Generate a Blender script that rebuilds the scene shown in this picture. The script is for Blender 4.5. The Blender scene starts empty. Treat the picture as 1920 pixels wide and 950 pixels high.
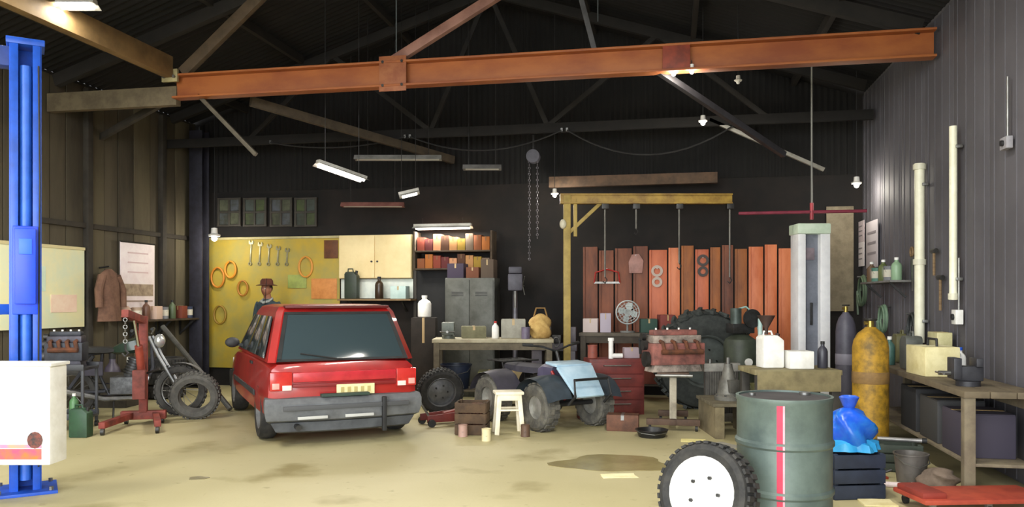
import bpy, bmesh, math, random
from mathutils import Vector, Matrix
random.seed(7)
sc = bpy.context.scene
COL = sc.collection
PI = math.pi

# ------------------------------------------------------------------ camera
YAW = math.radians(11.3)          # the camera looks a little left of the hall's long axis
FPX, HZ, CAMZ = 1500.0, 560.0, 1.5
cd = bpy.data.cameras.new('camera')
cam = bpy.data.objects.new('camera', cd); COL.objects.link(cam)
cam.location = (0, 0, CAMZ); cam.rotation_euler = (PI / 2, 0, YAW)
cd.sensor_fit = 'HORIZONTAL'; cd.sensor_width = 36.0
cd.lens = 36.0 * FPX / 1920.0
cd.shift_y = (HZ - 475.0) / 1920.0
cd.clip_start = 0.05; cd.clip_end = 300
sc.camera = cam
# ------------------------------------------------------------------ sky and exposure
w = bpy.data.worlds.new('overcast_sky'); sc.world = w; w.use_nodes = True
bg = w.node_tree.nodes['Background']
bg.inputs['Color'].default_value = (0.93, 0.97, 1.0, 1); bg.inputs['Strength'].default_value = 8.0
pl = bpy.data.lights.new('door_daylight_portal', 'AREA'); pl.shape = 'RECTANGLE'; pl.size = 9.6; pl.size_y = 4.3
po = bpy.data.objects.new('door_daylight_portal', pl); COL.objects.link(po)
po.location = (-2.7, -1.55, 2.15); po.rotation_euler = (PI / 2, 0, 0)
pl.cycles.is_portal = True
sc.view_settings.view_transform = 'Standard'; sc.view_settings.look = 'None'
sc.view_settings.gamma = 1.0; sc.view_settings.use_curve_mapping = False
sc.view_settings.exposure = 0.3
sc.cycles.use_denoising = True
sc.cycles.max_bounces = 8; sc.cycles.diffuse_bounces = 5; sc.cycles.sample_clamp_indirect = 6.0

# ------------------------------------------------------------------ pixel -> place
_c, _s = math.cos(YAW), math.sin(YAW)
def W(px, d, py=None, z=None):
    """point at camera depth d seen at pixel column px; height from the row py or given as z"""
    X = (px - 960.0) / FPX * d
    zz = z if z is not None else CAMZ + (HZ - py) / FPX * d
    return Vector((X * _c - d * _s, X * _s + d * _c, zz))
def FL(px, py):
    return W(px, CAMZ * FPX / (py - HZ), z=0.0)
def onY(px, py, b):
    t = (px - 960.0) / FPX
    return W(px, b / (t * _s + _c), py)
def onX(px, py, a):
    t = (px - 960.0) / FPX
    return W(px, a / (t * _c - _s), py)

# ------------------------------------------------------------------ materials
_M = {}
def lin(h):
    h = h.lstrip('#'); o = []
    for i in (0, 2, 4):
        v = int(h[i:i + 2], 16) / 255.0
        o.append(v / 12.92 if v <= 0.04045 else ((v + 0.055) / 1.055) ** 2.4)
    return (*o, 1.0)
def mat(c1, c2=None, rough=0.6, metal=0.0, scale=6.0, bump=0.0, lo=0.4, hi=0.65, stretch=None, coat=0.0, spec=0.5):
    key = (c1, c2, rough, metal, scale, bump, lo, hi, stretch, coat, spec)
    if key in _M: return _M[key]
    m = bpy.data.materials.new('surface_%03d' % len(_M)); m.use_nodes = True
    nt = m.node_tree; N = nt.nodes; L = nt.links
    p = N['Principled BSDF']
    p.inputs['Roughness'].default_value = rough; p.inputs['Metallic'].default_value = metal
    p.inputs['Specular IOR Level'].default_value = spec
    if coat: p.inputs['Coat Weight'].default_value = coat; p.inputs['Coat Roughness'].default_value = 0.08
    p.inputs['Base Color'].default_value = lin(c1)
    tc = N.new('ShaderNodeTexCoord')
    src = tc.outputs['Object']
    if stretch:
        mp = N.new('ShaderNodeMapping'); mp.inputs['Scale'].default_value = stretch
        L.new(src, mp.inputs['Vector']); src = mp.outputs['Vector']
    if c2:
        nz = N.new('ShaderNodeTexNoise'); nz.inputs['Scale'].default_value = scale
        nz.inputs['Detail'].default_value = 6; nz.inputs['Roughness'].default_value = 0.65
        L.new(src, nz.inputs['Vector'])
        rp = N.new('ShaderNodeValToRGB')
        rp.color_ramp.elements[0].position = lo; rp.color_ramp.elements[0].color = lin(c1)
        rp.color_ramp.elements[1].position = hi; rp.color_ramp.elements[1].color = lin(c2)
        L.new(nz.outputs['Fac'], rp.inputs['Fac']); L.new(rp.outputs['Color'], p.inputs['Base Color'])
    if bump:
        nb = N.new('ShaderNodeTexNoise'); nb.inputs['Scale'].default_value = scale * 5; nb.inputs['Detail'].default_value = 4
        L.new(src, nb.inputs['Vector'])
        bn = N.new('ShaderNodeBump'); bn.inputs['Strength'].default_value = bump; bn.inputs['Distance'].default_value = 0.02
        L.new(nb.outputs['Fac'], bn.inputs['Height']); L.new(bn.outputs['Normal'], p.inputs['Normal'])
    _M[key] = m
    return m
def glow(c, s):
    key = ('glow', c, s)
    if key in _M: return _M[key]
    m = bpy.data.materials.new('lamp_glow_%03d' % len(_M)); m.use_nodes = True
    p = m.node_tree.nodes['Principled BSDF']
    p.inputs['Base Color'].default_value = lin(c)
    p.inputs['Emission Color'].default_value = lin(c); p.inputs['Emission Strength'].default_value = s
    _M[key] = m
    return m
def glass(c, rough=0.08):
    return mat(c, None, rough, 0.0, spec=0.9, coat=0.6)
BLACK = mat('1b1b1c', '2a2a2a', 0.6)
RUBBER = mat('232323', '3a3835', 0.8, scale=12)
STEEL = mat('8f8f8c', '6c6a66', 0.4, 0.8)
DSTEEL = mat('4a4a4b', '35332f', 0.45, 0.7)
CHROME = mat('cfd2d4', None, 0.18, 1.0)
RUST = mat('6b3f28', '3f2a20', 0.85, scale=9, bump=0.2)
WOOD = mat('8a7150', '6b5438', 0.7, scale=4, stretch=(1, 1, 8))
DWOOD = mat('4e4030', '352b20', 0.8, scale=4)
WHITE = mat('f2f1ec', 'e2e0d8', 0.5)
CREAM = mat('efe3c0', 'dccb9f', 0.6, scale=3)
RED = mat('b3261f', '8e1c18', 0.4)
BLUE = mat('1d55c4', '1a48a6', 0.35)
GREY = mat('7c7b78', '66645f', 0.6)

# ------------------------------------------------------------------ mesh builder
class MB:
    def __init__(s): s.v = []; s.f = []
    def add(s, vs, fs, m=None):
        o = len(s.v)
        s.v += [tuple((m @ Vector(p)) if m else p) for p in vs]
        s.f += [tuple(i + o for i in f) for f in fs]
        return s
    def box(s, c, d, m=None):
        x, y, z = c; a, b, h = d[0] / 2, d[1] / 2, d[2] / 2
        vs = [(x + i * a, y + j * b, z + k * h) for k in (-1, 1) for j in (-1, 1) for i in (-1, 1)]
        return s.add(vs, [(0, 2, 3, 1), (4, 5, 7, 6), (0, 1, 5, 4), (2, 6, 7, 3), (0, 4, 6, 2), (1, 3, 7, 5)], m)
    def bar(s, p0, p1, wd, ht, up=(0, 0, 1)):
        p0, p1 = Vector(p0), Vector(p1); z = (p1 - p0); L = z.length; z.normalize()
        u = Vector(up)
        if abs(z.dot(u)) > .98: u = Vector((0, 1, 0))
        x = u.cross(z).normalized(); y = z.cross(x)
        m = Matrix((x, y, z)).transposed().to_4x4(); m.translation = (p0 + p1) / 2
        return s.box((0, 0, 0), (wd, ht, L), m)
    def frame(s, p0, p1):
        z = (Vector(p1) - Vector(p0)).normalized()
        u = Vector((0, 0, 1)) if abs(z.z) < .95 else Vector((1, 0, 0))
        x = u.cross(z).normalized(); y = z.cross(x)
        return x, y
    def cyl(s, p0, p1, r, r2=None, n=16, cap=True):
        p0, p1 = Vector(p0), Vector(p1); r2 = r if r2 is None else r2
        x, y = s.frame(p0, p1); vs = []
        for p, q in ((p0, r), (p1, r2)):
            for i in range(n):
                a = 2 * PI * i / n; vs.append(p + x * q * math.cos(a) + y * q * math.sin(a))
        fs = [(i, (i + 1) % n, n + (i + 1) % n, n + i) for i in range(n)]
        if cap: fs += [tuple(range(n - 1, -1, -1)), tuple(range(n, 2 * n))]
        return s.add(vs, fs)
    def tube(s, pts, r, n=8, closed=False):
        pts = [Vector(p) for p in pts]; k = len(pts); vs = []; fs = []
        px = None
        for i, p in enumerate(pts):
            a = pts[(i - 1) % k] if (closed or i > 0) else p
            b = pts[(i + 1) % k] if (closed or i < k - 1) else p
            t = (b - a).normalized()
            if px is None:
                u = Vector((0, 0, 1)) if abs(t.z) < .9 else Vector((1, 0, 0)); px = u.cross(t).normalized()
            else:
                px = (px - t * px.dot(t)).normalized()
            py = t.cross(px); rr = r[i] if isinstance(r, (list, tuple)) else r
            for j in range(n):
                q = 2 * PI * j / n; vs.append(p + px * rr * math.cos(q) + py * rr * math.sin(q))
        for i in range(k if closed else k - 1):
            for j in range(n):
                a, b = i * n + j, i * n + (j + 1) % n; c = ((i + 1) % k) * n
                fs.append((a, b, c + (j + 1) % n, c + j))
        if not closed:
            fs += [tuple(range(n - 1, -1, -1)), tuple(range((k - 1) * n, k * n))]
        return s.add(vs, fs)
    def lathe(s, prof, n=24, m=None, cap=True):
        vs = []; fs = []; k = len(prof)
        for r, z in prof:
            for j in range(n):
                a = 2 * PI * j / n; vs.append((r * math.cos(a), r * math.sin(a), z))
        for i in range(k - 1):
            for j in range(n):
                fs.append((i * n + j, i * n + (j + 1) % n, (i + 1) * n + (j + 1) % n, (i + 1) * n + j))
        if cap and prof[0][0] > 1e-4: fs.append(tuple(range(n - 1, -1, -1)))
        if cap and prof[-1][0] > 1e-4: fs.append(tuple(range((k - 1) * n, k * n)))
        return s.add(vs, fs, m)
    def sphere(s, c, r, n=12, k=8):
        if not isinstance(r, (tuple, list)): r = (r, r, r)
        m = Matrix.Translation(c) @ Matrix.Diagonal((*r, 1))
        pr = [(max(1e-5, math.sin(PI * i / k)), -math.cos(PI * i / k)) for i in range(k + 1)]
        return s.lathe(pr, n, m)
    def torus(s, c, R, r, axis='Z', n=32, k=10):
        prof = [(R + r * math.cos(2 * PI * i / k), r * math.sin(2 * PI * i / k)) for i in range(k)]
        m = Matrix.Translation(c) @ {'Z': Matrix(), 'X': Matrix.Rotation(PI / 2, 4, 'Y'), 'Y': Matrix.Rotation(PI / 2, 4, 'X')}[axis]
        vs = [(q * math.cos(2 * PI * j / n), q * math.sin(2 * PI * j / n), z) for q, z in prof for j in range(n)]
        fs = [(i * n + j, i * n + (j + 1) % n, ((i + 1) % k) * n + (j + 1) % n, ((i + 1) % k) * n + j) for i in range(k) for j in range(n)]
        return s.add(vs, fs, m)
    def prism(s, pts, h, m=None):
        k = len(pts)
        vs = [(x, y, -h / 2) for x, y in pts] + [(x, y, h / 2) for x, y in pts]
        return s.add(vs, [tuple(range(k - 1, -1, -1)), tuple(range(k, 2 * k))] + [(i, (i + 1) % k, k + (i + 1) % k, k + i) for i in range(k)], m)
    def rings(s, rings, cap=True):
        n = len(rings[0]); o = [p for r in rings for p in r]
        fs = [(i * n + j, i * n + (j + 1) % n, (i + 1) * n + (j + 1) % n, (i + 1) * n + j) for i in range(len(rings) - 1) for j in range(n)]
        if cap: fs += [tuple(range(n - 1, -1, -1)), tuple(range((len(rings) - 1) * n, len(rings) * n))]
        return s.add(o, fs)
    def slab(s, q, th):
        """thin panel from four 3-D corners, thickness along its normal"""
        q = [Vector(p) for p in q]; n = (q[1] - q[0]).cross(q[3] - q[0]).normalized() * th / 2
        return s.add([p - n for p in q] + [p + n for p in q], [(3, 2, 1, 0), (4, 5, 6, 7), (0, 1, 5, 4), (1, 2, 6, 5), (2, 3, 7, 6), (3, 0, 4, 7)])
    def mesh(s, name, m, bevel=0.0, ang=35):
        me = bpy.data.meshes.new(name); me.from_pydata([tuple(p) for p in s.v], [], s.f); me.update()
        bm = bmesh.new(); bm.from_mesh(me)
        bmesh.ops.recalc_face_normals(bm, faces=bm.faces)
        if bevel:
            es = [e for e in bm.edges if len(e.link_faces) == 2 and e.calc_face_angle(0) > 0.6]
            bmesh.ops.bevel(bm, geom=es, offset=bevel, segments=2, profile=0.6, affect='EDGES', clamp_overlap=True)
        bm.to_mesh(me); bm.free()
        me.shade_smooth(); me.set_sharp_from_angle(angle=math.radians(ang))
        if m: me.materials.append(m)
        return me
    def build(s, name, m, parent=None, bevel=0.0, loc=None, rz=0.0, ang=35):
        o = bpy.data.objects.new(name, s.mesh(name, m, bevel, ang)); COL.objects.link(o)
        if parent: o.parent = parent
        if loc is not None: o.location = loc
        o.rotation_euler = (0, 0, rz)
        return o
def tag(o, label, cat, group=None, kind=None):
    o['label'] = label; o['category'] = cat
    if group: o['group'] = group
    if kind: o['kind'] = kind
    return o
def thing(name, label, cat, loc, rz=0.0, group=None):
    o = bpy.data.objects.new(name, None); COL.objects.link(o)
    o.empty_display_size = 0.1
    o.location = loc; o.rotation_euler = (0, 0, rz)
    return tag(o, label, cat, group)
def struct(o, label, cat=None):
    o['kind'] = 'structure'; o['label'] = label
    o['category'] = cat or o.name.split('_')[0].split('.')[0]
    return o
def copy_tree(o, loc, rz, label=None):
    def rec(q, par):
        c = q.copy(); COL.objects.link(c); c.parent = par
        for ch in q.children: rec(ch, c)
        return c
    r = rec(o, None); r.location = loc; r.rotation_euler = (0, 0, rz)
    if label: r['label'] = label
    return r
RX = lambda a: Matrix.Rotation(a, 4, 'X')
RY = lambda a: Matrix.Rotation(a, 4, 'Y')
RZ = lambda a: Matrix.Rotation(a, 4, 'Z')
T = lambda *p: Matrix.Translation(p if len(p) > 1 else p[0])

# =================================================================== THE HALL
AL, AR, BB, BF = -8.14, 2.75, 12.65, -1.5
EAVE, RIDGE, AM = 4.55, 6.3, (-8.14 + 2.75) / 2
def roofz(a): return EAVE + (RIDGE - EAVE) * (1 - abs(a - AM) / (AR - AM))

# floor: worn tan concrete with dark oil marks
def floor_material():
    m = bpy.data.materials.new('concrete_floor'); m.use_nodes = True
    nt = m.node_tree; N = nt.nodes; L = nt.links; p = N['Principled BSDF']
    tc = N.new('ShaderNodeTexCoord')
    def noise(sc_, det=6):
        n = N.new('ShaderNodeTexNoise'); n.inputs['Scale'].default_value = sc_; n.inputs['Detail'].default_value = det
        L.new(tc.outputs['Object'], n.inputs['Vector']); return n
    def ramp(src, a, b, ca, cb):
        r = N.new('ShaderNodeValToRGB'); r.color_ramp.elements[0].position = a; r.color_ramp.elements[0].color = ca
        r.color_ramp.elements[1].position = b; r.color_ramp.elements[1].color = cb
        L.new(src, r.inputs['Fac']); return r
    base = ramp(noise(0.5).outputs['Fac'], .35, .7, lin('b0a67c'), lin('c2b890'))
    st = ramp(noise(1.3, 8).outputs['Fac'], .56, .70, (0, 0, 0, 1), (1, 1, 1, 1))
    sp = ramp(noise(9, 3).outputs['Fac'], .66, .74, (0, 0, 0, 1), (1, 1, 1, 1))
    mx = N.new('ShaderNodeMixRGB'); mx.inputs['Color2'].default_value = lin('968b60'); L.new(base.outputs['Color'], mx.inputs['Color1'])
    L.new(st.outputs['Color'], mx.inputs['Fac'])
    mx2 = N.new('ShaderNodeMixRGB'); mx2.inputs['Color2'].default_value = lin('938860'); L.new(mx.outputs['Color'], mx2.inputs['Color1'])
    ml = N.new('ShaderNodeMath'); ml.operation = 'MULTIPLY'; ml.inputs[1].default_value = .6; L.new(sp.outputs['Color'], ml.inputs[0])
    L.new(ml.outputs[0], mx2.inputs['Fac'])
    L.new(mx2.outputs['Color'], p.inputs['Base Color'])
    p.inputs['Roughness'].default_value = 0.55
    b = N.new('ShaderNodeBump'); b.inputs['Strength'].default_value = .12; b.inputs['Distance'].default_value = .01
    L.new(noise(40, 4).outputs['Fac'], b.inputs['Height']); L.new(b.outputs['Normal'], p.inputs['Normal'])
    return m
fl = MB().box(((AL + AR) / 2, (BF + BB) / 2, -.1), (AR - AL + .4, BB - BF + .4, .2)).build('floor', floor_material())
struct(fl, 'worn tan concrete workshop floor with oil stains')
gr = MB().box((AM, BF - 10.2, -.12), (40, 20, .2)).build('ground_outside', mat('b9b3a4', 'a49d8c', .9, scale=1))
struct(gr, 'pale concrete yard outside the open workshop front', 'ground')

# left wall: vertical boards in olive brown, with darker posts
wl = MB().box((AL - .12, (BF + BB) / 2, EAVE / 2), (.16, BB - BF, EAVE)).build('wall_left', mat('2c2822', '3b352b', .9))
struct(wl, 'left workshop wall of upright olive brown boards')
PLK = [mat('574f3e', '463f31', .85, scale=3, stretch=(1, 1, .2)), mat('4e4737', '3b352a', .85, scale=3, stretch=(1, 1, .2)), mat('605843', '4d4535', .85, scale=3, stretch=(1, 1, .2))]
b = 4.0; i = 0
while b < BB - .32:
    wd = .30 + .05 * ((i * 7) % 3)
    MB().box((AL - .02 + .006 * (i % 3), b + wd / 2, EAVE / 2 - .02), (.035, wd - .018, EAVE - .06)).build('plank', PLK[i % 3], wl, .004)
    b += wd; i += 1
for px in (160, 300):
    q = onX(px, 500, AL)
    MB().box((AL + .045, q.y, EAVE / 2 - .03), (.09, .1, EAVE - .1)).build('post', mat('37322a', '2a2620', .8), wl, .006)
q0 = onX(150, 422, AL); MB().box((AL + .03, 10.6, q0.z), (.05, 3.6, .07)).build('rail', mat('3a342b', '2b2721', .85), wl, .004)

# dark blue-grey corner column
cq = onX(362, 500, AL)
cc = thing('corner_column', 'dark blue-grey steel column standing in the corner beside the yellow panel', 'column', (AL + .24, BB - .42, 0))
MB().box((0, 0, 2.2), (.24, .02, 4.3)).box((0, .2, 2.2), (.24, .02, 4.3)).box((0, .1, 2.2), (.02, .2, 4.3)).build('shaft', mat('35343f', '28272e', .55, .3), cc, .003)
MB().box((0, .1, .01), (.34, .34, .02)).build('base_plate', DSTEEL, cc, .003)

# back wall with gable
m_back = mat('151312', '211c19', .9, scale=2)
gable = [(AL - .2, 0), (AR + .2, 0), (AR + .2, EAVE + .06), (AM, RIDGE + .14), (AL - .2, EAVE + .06)]
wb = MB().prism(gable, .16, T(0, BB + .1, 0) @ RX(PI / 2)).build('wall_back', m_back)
struct(wb, 'dark back wall with gable above the shelves and orange sheets')
# upper sheets of the gable, dark corrugated
def corr(bm, a0, a1, z0, z1, y, pitch=.09, amp=.012):
    n = max(4, int((a1 - a0) / pitch * 4)); vs = []; fs = []
    for i in range(n + 1):
        a = a0 + (a1 - a0) * i / n; dy = amp * math.cos(2 * PI * (a - a0) / pitch)
        za = min(z1, roofz(a) - .05)
        vs += [(a, y + dy, z0), (a, y + dy, za)]
    for i in range(n): fs.append((2 * i, 2 * i + 2, 2 * i + 3, 2 * i + 1))
    bm.add(vs, fs)
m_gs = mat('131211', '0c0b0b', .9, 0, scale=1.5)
a = AL + .02
while a < AR - .3:
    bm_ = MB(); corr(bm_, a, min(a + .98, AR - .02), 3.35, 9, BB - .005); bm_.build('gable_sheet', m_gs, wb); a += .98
# orange and rust painted sheets low on the back wall
OR_ = [mat('c9683a', 'b0522a', .5, scale=4, stretch=(1, 1, .25)), mat('d97f50', 'c0602f', .5, scale=4, stretch=(1, 1, .25)), mat('84492c', '5a3120', .6, scale=4, stretch=(1, 1, .25)), mat('a8632b', '7d4620', .6, scale=4, stretch=(1, 1, .25))]
edges = [1092, 1122, 1152, 1186, 1216, 1252, 1276, 1302, 1330, 1352, 1376, 1402, 1432, 1458, 1484]
kinds = [2, 2, 2, 2, 0, 1, 3, 0, 3, 2, 3, 1, 1, 1]
for i, k in enumerate(kinds):
    p0 = onY(edges[i], 460, BB); p1 = onY(edges[i + 1], 460, BB)
    zt = 2.32 - .03 * ((i * 5) % 3)
    bm_ = MB(); x0, x1 = p0.x + .012, p1.x - .012
    bm_.box(((x0 + x1) / 2, BB - .01 - .012 * (i % 2), zt / 2 + .2), (x1 - x0, .022, zt - .4))
    bm_.box((x0 + .02, BB - .03 - .012 * (i % 2), zt / 2 + .2), (.025, .02, zt - .4))
    bm_.build('orange_sheet', OR_[k], wb, .003)
# tan sheet beside the white cabinet
p0, p1 = onY(1549, 400, BB), onY(1600, 520, BB)
MB().box(((p0.x + p1.x) / 2, BB - .01, (p0.z + p1.z) / 2 - .2), (p1.x - p0.x, .025, p0.z - p1.z + .6)).build('tan_sheet', mat('8d826a', '756a55', .7), wb, .003)

# right wall: grey ribbed steel sheets
wr = MB().box((AR + .12, (BF + BB) / 2, EAVE / 2), (.16, BB - BF, EAVE)).build('wall_right', mat('6d6b6d', '5d5b5c', .8))
struct(wr, 'right workshop wall of grey ribbed steel sheets')
m_rw = mat('605e64', '545258', .7, .0, scale=.8)
b = BF + .1; 
while b < BB - .1:
    b2 = min(b + .92, BB - .02)
    bm_ = MB().box((AR + .03, (b + b2) / 2, EAVE / 2 - .02), (.03, b2 - b - .008, EAVE - .08))
    k = b + .12
    while k < b2 - .05:
        bm_.box((AR + .016, k, EAVE / 2 - .02), (.014, .03, EAVE - .1)); k += .23
    bm_.build('wall_sheet', m_rw, wr, .003); b = b2
# front wall around the wide open doorway behind the camera
wf = MB().box((-7.9, BF, EAVE / 2), (.5, .2, EAVE)).box((2.45, BF, EAVE / 2), (.6, .2, EAVE)).box((AM, BF, EAVE - .1), (10.9, .2, .25)).prism([(AL - .2, EAVE + .05), (AR + .2, EAVE + .05), (AM, RIDGE + .14)], .16, T(0, BF, 0) @ RX(PI / 2)).build('wall_front', mat('77736b', '625f58', .8))
struct(wf, 'front wall around the wide open roller doorway')

# roof: dark corrugated sheets on both slopes
ce = MB().slab([(AL - .3, BF - .3, EAVE + .05), (AM, BF - .3, RIDGE + .15), (AM, BB + .3, RIDGE + .15), (AL - .3, BB + .3, EAVE + .05)], .03)
ce.slab([(AM, BF - .3, RIDGE + .15), (AR + .3, BF - .3, EAVE + .05), (AR + .3, BB + .3, EAVE + .05), (AM, BB + .3, RIDGE + .15)], .03)
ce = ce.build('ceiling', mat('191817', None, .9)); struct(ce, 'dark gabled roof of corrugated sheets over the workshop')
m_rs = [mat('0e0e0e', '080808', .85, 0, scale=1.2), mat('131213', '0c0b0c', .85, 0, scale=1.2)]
b = 3.0; i = 0
while b < BB - .3:
    b2 = min(b + .96, BB)
    for sgn, ae in ((-1, AL), (1, AR)):
        n = 40; vs = []; fs = []
        for k in range(n + 1):
            y = b + (b2 - b) * k / n; dz = .014 * math.cos(2 * PI * 8 * k / n)
            vs += [(ae - .05 * -sgn, y, EAVE + .0 + dz), (AM, y, RIDGE + .06 + dz)]
        for k in range(n): fs.append((2 * k, 2 * k + 2, 2 * k + 3, 2 * k + 1))
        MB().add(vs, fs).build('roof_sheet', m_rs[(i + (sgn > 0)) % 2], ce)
    b = b2; i += 1
for a in (-7.2, -5.7, -4.2, -1.2, .3, 1.8):
    MB().box((a, (3 + BB) / 2, roofz(a) - .09), (.07, BB - 3, .12)).build('purlin', mat('241f1a', '191612', .85), ce, .004)

# ------------------------------------------------------------------ trusses and beams
ORB = mat('a5602f', '8a4826', .6, scale=3, stretch=(.4, 1, 1)); TANB = mat('8c7148', '6f5838', .7, scale=3)
PINKB = mat('9a6f60', '7c5548', .6, scale=3); OLIVE = mat('57503f', '443d30', .75)
tr = thing('roof_truss', 'orange-red steel roof truss with a wide bottom beam crossing the hall', 'truss', (0, 9.2, 0))
ZC = 4.19
MB().box(((-6.2 + AR - .03) / 2, 0, ZC), (AR - .03 + 6.2, .05, .3)).box(((-6.2 + AR - .03) / 2, -.05, ZC + .14), (AR - .03 + 6.2, .16, .025)).box(((-6.2 + AR - .03) / 2, -.05, ZC - .14), (AR - .03 + 6.2, .16, .025)).build('bottom_beam', ORB, tr, .004)
MB().box((-7.14, 0, ZC - .1), (1.9, .1, .24)).build('beam_extension', mat('6b5f48', '554a38', .75), tr, .004)
for sgn, ae in ((-1, AL + .15), (1, AR - .15)):
    MB().bar((ae, 0, roofz(ae) - .22), (AM, 0, RIDGE - .2), .1, .16).build('rafter', mat('1f1b17', '161310', .85), tr, .004)
def tp(px, py): q = onY(px, py, 9.2); return (q.x, -.02, q.z)
MB().bar(tp(345, 138), tp(520, -35), .08, .14).build('diagonal', mat('5a4a38', '453828', .75), tr, .004)
MB().bar(tp(735, 118), tp(950, -18), .09, .11).build('diagonal', PINKB, tr, .004)
MB().bar(tp(1115, 95), tp(1085, -20), .05, .06).build('diagonal', mat('4b4a4c', '3a393a', .6), tr, .004)
pg = tp(742, 120)
MB().box((pg[0], -.11, ZC), (.34, .012, .42)).build('gusset_plate', mat('a0623c', '8a4c2c', .6), tr, .003)
for dx in (-.12, .12):
    for dz in (-.14, .14):
        MB().cyl((pg[0] + dx, -.1, ZC + dz), (pg[0] + dx, -.135, ZC + dz), .018, n=6).build('bolt', DSTEEL, tr)
pg = tp(1268, 92)
MB().box((pg[0], -.11, ZC), (.3, .012, .3)).build('gusset_plate', mat('8e3a22', '6d2c1b', .6), tr, .003)
# longitudinal tan beam meeting the truss
jt = onY(330, 135, 9.2)
lb = thing('longitudinal_beam', 'tan painted beam running along the hall into the orange truss', 'beam', (jt.x, 9.1, jt.z))
MB().box((0, -2.6, .02), (.12, 5.1, .26)).build('beam', TANB, lb, .005)
MB().box((0, -.02, -.08), (.22, .04, .16)).build('bracket', mat('a59a70', '8a7f58', .6), lb, .004)
for dx in (-.07, .07): MB().cyl((dx, -.04, -.1), (dx, -.07, -.1), .02, n=6).build('bolt', STEEL, lb)
# knee braces and far truss members, dark
def member(name, label, p0, p1, wd, ht, m_, cat='beam', group=None):
    p0, p1 = Vector(p0), Vector(p1)
    bm_ = MB().bar((0, 0, 0), p1 - p0, wd, ht)
    o = bm_.build(name, m_, None, .003, loc=p0)
    return tag(o, label, cat, group)
member('knee_brace', 'thin grey-brown knee brace below the left end of the orange truss', onY(372, 178, 9.2), onY(480, 290, 9.2), .05, .05, mat('5d5648', '494337', .7))
member('roof_brace', 'long dark brown brace descending behind the orange truss', onY(470, 190, 9.6), onY(850, 300, 12.3), .07, .12, mat('4a3f30', '382f24', .8))
member('roof_brace', 'dark slanting brace on the left above the olive boards', onY(140, 285, 10.6), onY(300, 195, 9.5), .06, .09, mat('3b352c', '2b2721', .8))
t2 = thing('roof_truss', 'dark brown far roof truss in front of the gable', 'truss', (0, 11.7, 0))
MB().box(((AL + AR) / 2, 0, 4.02), (AR - AL - .1, .06, .14)).build('bottom_beam', mat('1a1714', '12100e', .85), t2, .004)
for sgn, ae in ((-1, AL + .15), (1, AR - .15)):
    MB().bar((ae, 0, roofz(ae) - .18), (AM, 0, RIDGE - .2), .08, .14).build('rafter', mat('1a1714', '12100e', .85), t2, .004)
for a0, a1 in ((-6.6, -5.2), (-5.2, -3.6), (-3.6, AM), (AM, -1.8), (-1.8, -.2), (-.2, 1.3)):
    up = a0 in (-6.6, -3.6, -1.8)
    MB().bar((a0, 0, 4.05 if up else roofz(a0) - .2), (a1, 0, roofz(a1) - .2 if up else 4.05), .05, .07).build('web_member', mat('1f1c19', '161412', .8), t2, .003)
p0, p1 = onY(1030, 342, 12.2), onY(1345, 342, 12.2)
member('rail_beam', 'rusty brown horizontal rail above the yellow crane arm', (p0.x, 12.2, p0.z), (p1.x, 12.2, p0.z), .1, .16, mat('5b4532', '443426', .75))
member('slanting_bar', 'pale grey metal bar slanting down under the roof toward the right wall', onY(1330, 224, 11.7), onY(1545, 318, 11.7), .06, .05, mat('a3a096', '87847a', .5))
member('slanting_bar', 'dark metal bar slanting down beside the pale grey bar', onY(1236, 134, 9.2), onY(1470, 290, 10.4), .07, .07, mat('37363a', '29282b', .5))
# wires
def wire(label, px, y0, y1, bpl, r, m_):
    p = onY(px, y1, bpl); q = onY(px, y0, bpl)
    o = MB().cyl((0, 0, 0), (0, 0, min(q.z, roofz(p.x) - .12) - p.z), r, n=6).build('hanging_wire', m_, None, loc=p); tag(o, label, 'wire')
wire('thin grey wire hanging down to the orange beam by the plate', 743, -40, 98, 9.08, .007, mat('5a6163', None, .6))
wire('thin dark wire hanging above the middle of the orange beam', 1121, -40, 40, 9.05, .007, mat('4a4e50', None, .6))
# red air pipe and its drop
p0, p1, p2 = onY(1385, 400, 11.2), onY(1625, 398, 11.2), onY(1522, 200, 11.2)
ap = thing('air_pipe', 'thin red compressed-air pipe with a vertical drop near the white cabinet', 'pipe', (p0.x, 11.2, p0.z))
MB().cyl((0, 0, 0), (min(p1.x, AR - .02) - p0.x, 0, 0), .022, n=10).build('pipe_run', mat('8e3548', '74293a', .5), ap)
MB().cyl((p2.x - p0.x, 0, -.10), (p2.x - p0.x, 0, .12), .024, n=10).build('coupling', mat('c24a52', 'a23a44', .5), ap)
MB().cyl((p2.x - p0.x, 0, .12), (p2.x - p0.x, 0, roofz(p2.x) - p0.z - .16), .012, n=8).build('drop_pipe', mat('8a8a84', None, .5), ap)

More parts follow.
